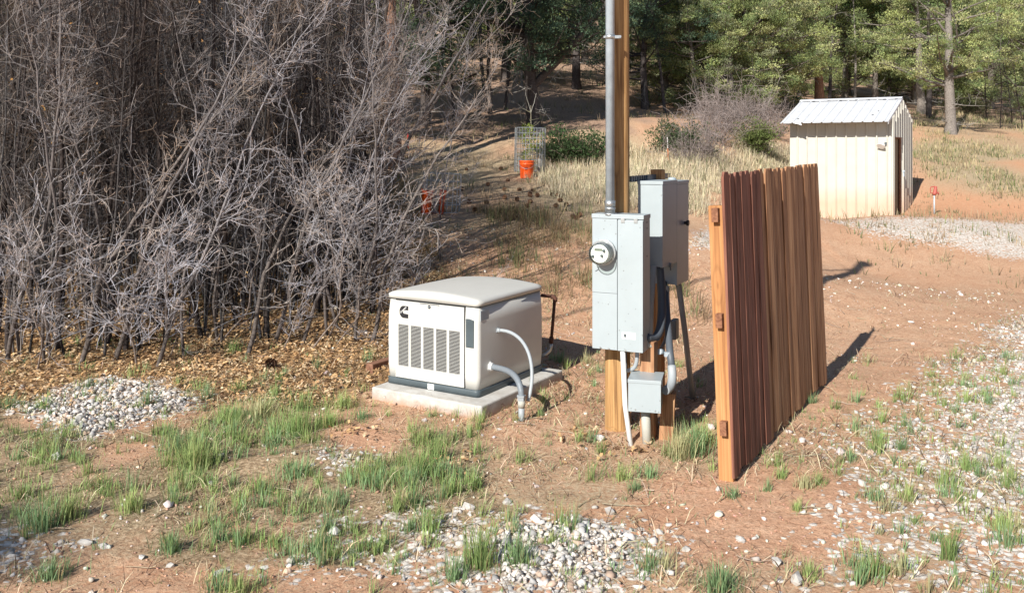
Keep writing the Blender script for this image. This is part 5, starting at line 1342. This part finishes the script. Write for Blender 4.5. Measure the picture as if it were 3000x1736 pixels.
for sg, ov in ((1, .46), (-1, .2)):
    run = DWp / 2 + ov; ye = DWp / 2 - sg * run; ze = RH + .02 - run * sl_
    mb.add([(.016, DWp / 2, RH + .03), (.016, ye, ze + .01), (.016, ye, ze - .05), (.016, DWp / 2, RH - .03), (.002, DWp / 2, RH + .03), (.002, ye, ze + .01), (.002, ye, ze - .05), (.002, DWp / 2, RH - .03)], [(0, 1, 2, 3), (7, 6, 5, 4), (0, 4, 5, 1), (1, 5, 6, 2), (2, 6, 7, 3)])
mb.build('rake_trim', M['roofmetal'], shed)
# dark dents and holes in the roof sheets
mb = MB()
for (xx, t_) in ((-.34, .55), (-.42, .72), (-2.05, .82)):
    rr_ = (DWp / 2 + .46) * t_; yy = DWp / 2 - rr_; z_ = RH + .036 - rr_ * sl_
    mb.add([(xx, yy, z_ + .002), (xx + .035, yy, z_ + .002), (xx + .03, yy - .05, z_ - .05 * sl_ + .002), (xx - .01, yy - .045, z_ - .045 * sl_ + .002)], [(0, 3, 2, 1)])
for k in range(7):
    xx = -2.05 + k * .32 + .05 * (k % 2); mb.add([(xx, DWp / 2 - .112, RH + .026), (xx + .07, DWp / 2 - .112, RH + .026), (xx + .07, DWp / 2 - .135, RH + .02), (xx, DWp / 2 - .135, RH + .02)], [(0, 3, 2, 1)])
mb.build('roof_hole', M['hollow'], shed)
# torn flap hanging at the left end of the eave
mb = MB(); ye = -.46; ze = WH + .03 - .46 * sl_ + .02
mb.add([(-2.12, ye, ze), (-1.9, ye - .01, ze - .005), (-1.86, ye - .05, ze - .09), (-1.97, ye - .04, ze - .05), (-2.02, ye - .05, ze - .045)], [(0, 1, 2, 3, 4)])
o = mb.build('torn_flap', M['roofmetal'], shed); md = o.modifiers.new('thickness', 'SOLIDIFY'); md.thickness = .003
# wall lamp
lamp = empty('wall_lamp', (0, 0, 0), 0, 'white dish shaped flood lamp on the shed front wall', 'lamp')
Ms = Matrix.Translation((SX, SY, SZ)) @ Matrix.Rotation(SR_, 4, 'Z'); lamp.location = Ms @ Vector((-.19, -.03, 1.62)); lamp.rotation_euler.z = SR_
mb = MB(); mb.tube([(0, .03, 0), (0, -.04, 0)], .035, 14); mb.build('bracket', M['white'], lamp)
mb = MB(); mb.tube([(0, -.02, .03), (-.005, -.05, .02), (-.015, -.09, -.01), (-.02, -.11, -.035)], [.03, .06, .085, .09], 20); mb.build('dish', M['white'], lamp)
mb = MB(); mb.box(.05, .09, -.05, .0, .01, .06); mb.build('sensor', M['slate'], lamp)

# ------------------------------------------------------------------ yard hydrant, stakes, buckets, cages
x, y = G(2737, 629)
hyd = empty('yard_hydrant', (x, y, h1(x, y)), 0, 'red headed yard hydrant on a thin steel pipe by the shed', 'hydrant')
mb = MB(); mb.tube([(0, 0, -.05), (0, 0, .46)], .017, 10); mb.build('pipe', M['galv'], hyd)
mb = MB(); mb.tube([(0, 0, .44), (.005, 0, .48), (.02, 0, .50), (.03, 0, .60), (.03, 0, .64)], [.03, .05, .045, .035, .03], 12); mb.tube([(.03, 0, .49), (.085, 0, .50), (.10, 0, .455)], [.025, .022, .018], 8); mb.build('head', M['red'], hyd)
mb = MB(); mb.tube([(.02, 0, .64), (-.075, 0, .625), (-.085, 0, .60), (-.085, 0, .50), (-.03, 0, .485)], .011, 6); mb.build('handle', M['red'], hyd)
mw = plain('stake_white', (.75, .72, .7), .5, bmp=0); mo = plain('stake_orange', (.75, .18, .04), .5, bmp=0)
x, y = G(1958, 470)
t = empty('marker_stake', (x, y, h1(x, y)), 0, 'thin white and orange marker stake in front of the shaded bushes', 'stake'); t.rotation_euler.y = -.04
mb = MB(); mb.tube([(0, 0, -.1), (0, 0, .28)], .011, 6); mb.build('lower_half', mo, t); mb = MB(); mb.tube([(0, 0, .28), (0, 0, .52)], .011, 6); mb.build('upper_half', mw, t)
x, y = G(1195, 436); mb = MB(); mb.tube([(0, 0, -.05), (0, 0, .36)], .018, 6); mb.build('red_stake', plain('stake_red', (.6, .04, .03), .5, bmp=0), label='short red stake at the right edge of the thicket', cat='stake', loc=(x, y, h1(x, y)))
x, y = G(497, 470); mb = MB(); mb.box(-.06, .06, -.05, .05, 0, .4)

def bucket_me(tilt=0):
    t = empty('orange_bucket', (0, 0, 0))
    mb = MB(); pr = [(.0, .005), (.130, .0), (.132, .01), (.147, .28), (.153, .285), (.153, .30), (.148, .302), (.149, .335), (.155, .338), (.155, .365), (.146, .368), (.142, .33), (.127, .03), (.0, .03)]
    mb.tube([(0, 0, z) for r_, z in pr], [max(.0005, r_) for r_, z in pr], 28, cap=False); mb.build('shell', M['orange'], t)
    mb = MB(); mb.tube([(.15 * math.cos(a), .15 * math.sin(a), .30 - .10 * math.sin((a + math.pi) )) for a in [math.pi + math.pi * k / 12 for k in range(13)]], .003, 5); mb.build('bail', M['wire'], t)
    return t
def cage_th(loc, r, h, nv, nh, label, rz=0, lean=0):
    t = empty('wire_cage', loc, rz, label, 'wire cage'); t.rotation_euler.y = lean
    for i in range(nh):
        z = h * i / (nh - 1); mb = MB(); n = 28; mb.tube([(r * math.cos(2 * math.pi * k / n), r * math.sin(2 * math.pi * k / n), z) for k in range(n + 1)], .0055, 4, cap=False); mb.build('ring_wire', M['wire'], t)
    vm = MB(); vm.tube([(0, 0, -.05), (0, 0, h)], .006, 4); first = None
    for k in range(nv):
        a = 2 * math.pi * k / nv + .05; p = (r * math.cos(a), r * math.sin(a), 0)
        if first is None: first = vm.build('upright_wire', M['wire'], t, loc=p)
        else: c = first.copy(); COL.objects.link(c); c.parent = t; c.location = p
    return t
x, y = G(1543, 523); b1 = bucket_me(); b1.location = (x, y, h1(x, y)); tag(b1, 'whole orange bucket in front of the tall wire cage', 'bucket')
b1.rotation_euler.z = 0
# blurred dark print on the bucket front
for (z0_, z1_, n_, w_) in ((.205, .235, 5, .009), (.175, .198, 3, .010), (.055, .075, 3, .007)):
    mb = MB()
    for k in range(n_):
        a = R(-96) + (k - (n_ - 1) / 2) * .105
        for s in ((-.5, -.1), (.1, .5)):
            r0_ = .1335 + .018 * z0_ / .3 + .0025
            a0, a1 = a + s[0] * w_ * 7, a + s[1] * w_ * 7
            r1_ = r0_ + (z1_ - z0_) * .055
            mb.add([(r0_ * math.cos(a0), r0_ * math.sin(a0), z0_), (r0_ * math.cos(a1), r0_ * math.sin(a1), z0_), (r1_ * math.cos(a1), r1_ * math.sin(a1), z1_), (r1_ * math.cos(a0), r1_ * math.sin(a0), z1_)], [(0, 1, 2, 3)])
    mb.build('print', M['bucketprint'], b1)
cx_, cy_ = G(1552, 508)
cage_th((cx_, cy_ + .2, h1(cx_, cy_ + .2) + .02), .33, .92, 26, 9, 'tall round wire cage around the young leafy tree', lean=.02)
st_ = empty('caged_tree', (cx_ + .08, cy_ + .2, h1(cx_, cy_)), 0, 'young tree with bright green leaves inside the tall wire cage', 'young tree')
tw = Tubes(); r3 = np.random.default_rng(8); P, _ = walk((0, 0, 0), (.02, 0, 1), 1.45, 9, .05, .04, r3); tw.path(P, np.linspace(.012, .004, 10), (.5, .45, .33), 5); tips = []
for k in range(26):
    B, _ = walk(P[r3.integers(2, 9)], (r3.normal(), r3.normal(), .6), r3.uniform(.12, .3), 3, .2, .05, r3); tw.path(B, np.linspace(.004, .002, 4), (.4, .38, .25), 3)
    if B[-1][2] < 1.0: tips.append(B[-1])
for dz in ((.15, 0, .5), (-.1, 0, .6)):
    B, _ = walk(P[-2], dz, .45, 4, .12, .0, r3); tw.path(B, np.linspace(.006, .003, 5), (.45, .43, .38), 4)
link('stem', tw.mesh('stem', M['twig']), st_)
tips = np.array(tips); V, Fc, C = leafmass(tips, np.full(len(tips), .10), 34, .05, jitter((.24, .30, .06), len(tips)), r3, .9); link('leaves', np_mesh('leaves', V, Fc, M['leaf'], C), st_)
for i, (px, py, h_, lb) in enumerate([(1578, 518, .36, 'short grey wooden stake right of the orange bucket'), (1582, 500, .42, 'second grey stake behind the short one by the cage'), (1520, 505, .34, 'grey wooden stake left of the orange bucket')]):
    x, y = G(px, py); mb = MB(); mb.box(-.025, .025, -.02, .02, -.1, h_); o = mb.build('wooden_stake', plain('grey_wood', (.3, .28, .25), .9), label=lb, cat='stake', loc=(x, y, h1(x, y))); o.rotation_euler = (0, .04, .3 * i)
# second spot: split orange bucket round a sapling with a low cage
x, y = G(1265, 628)
for k, (a, lb) in enumerate(((0, 'left half of the split orange bucket by the thicket'), (1, 'right half of the split orange bucket in the shade'))):
    mb = MB(); n = 12; v_ = []; rr0, rr1, hh3 = .125, .15, .37
    for i in range(n + 1):
        an = R((150 if k == 0 else -60) + 138 * i / n); v_ += [(rr0 * math.cos(an), rr0 * math.sin(an), 0), (rr0 * 1.08 * math.cos(an), rr0 * 1.08 * math.sin(an), hh3 * .8), (rr1 * math.cos(an), rr1 * math.sin(an), hh3 * .82), (rr1 * math.cos(an), rr1 * math.sin(an), hh3)]
    mb.add(v_, [(4 * i + j, 4 * i + 4 + j, 4 * i + 5 + j, 4 * i + 1 + j) for i in range(n) for j in range(3)], True)
    o = mb.build('orange_bucket', M['orange'], label=lb, cat='bucket', loc=(x + (-.05 if k == 0 else .06), y, h1(x, y))); o.rotation_euler = (0, R(6) if k == 0 else R(4), 0); md = o.modifiers.new('thickness', 'SOLIDIFY'); md.thickness = .004
cage_th((x + .12, y + .25, h1(x, y + .25)), .3, .6, 20, 6, 'low wire cage behind the split orange bucket', lean=.05)

# render settings
S.render.engine = 'CYCLES'
S.cycles.max_bounces = 6
S.cycles.diffuse_bounces = 3
S.cycles.transparent_max_bounces = 8
print('objects', len(bpy.data.objects), 'tris', sum(len(m.polygons) for m in bpy.data.meshes))
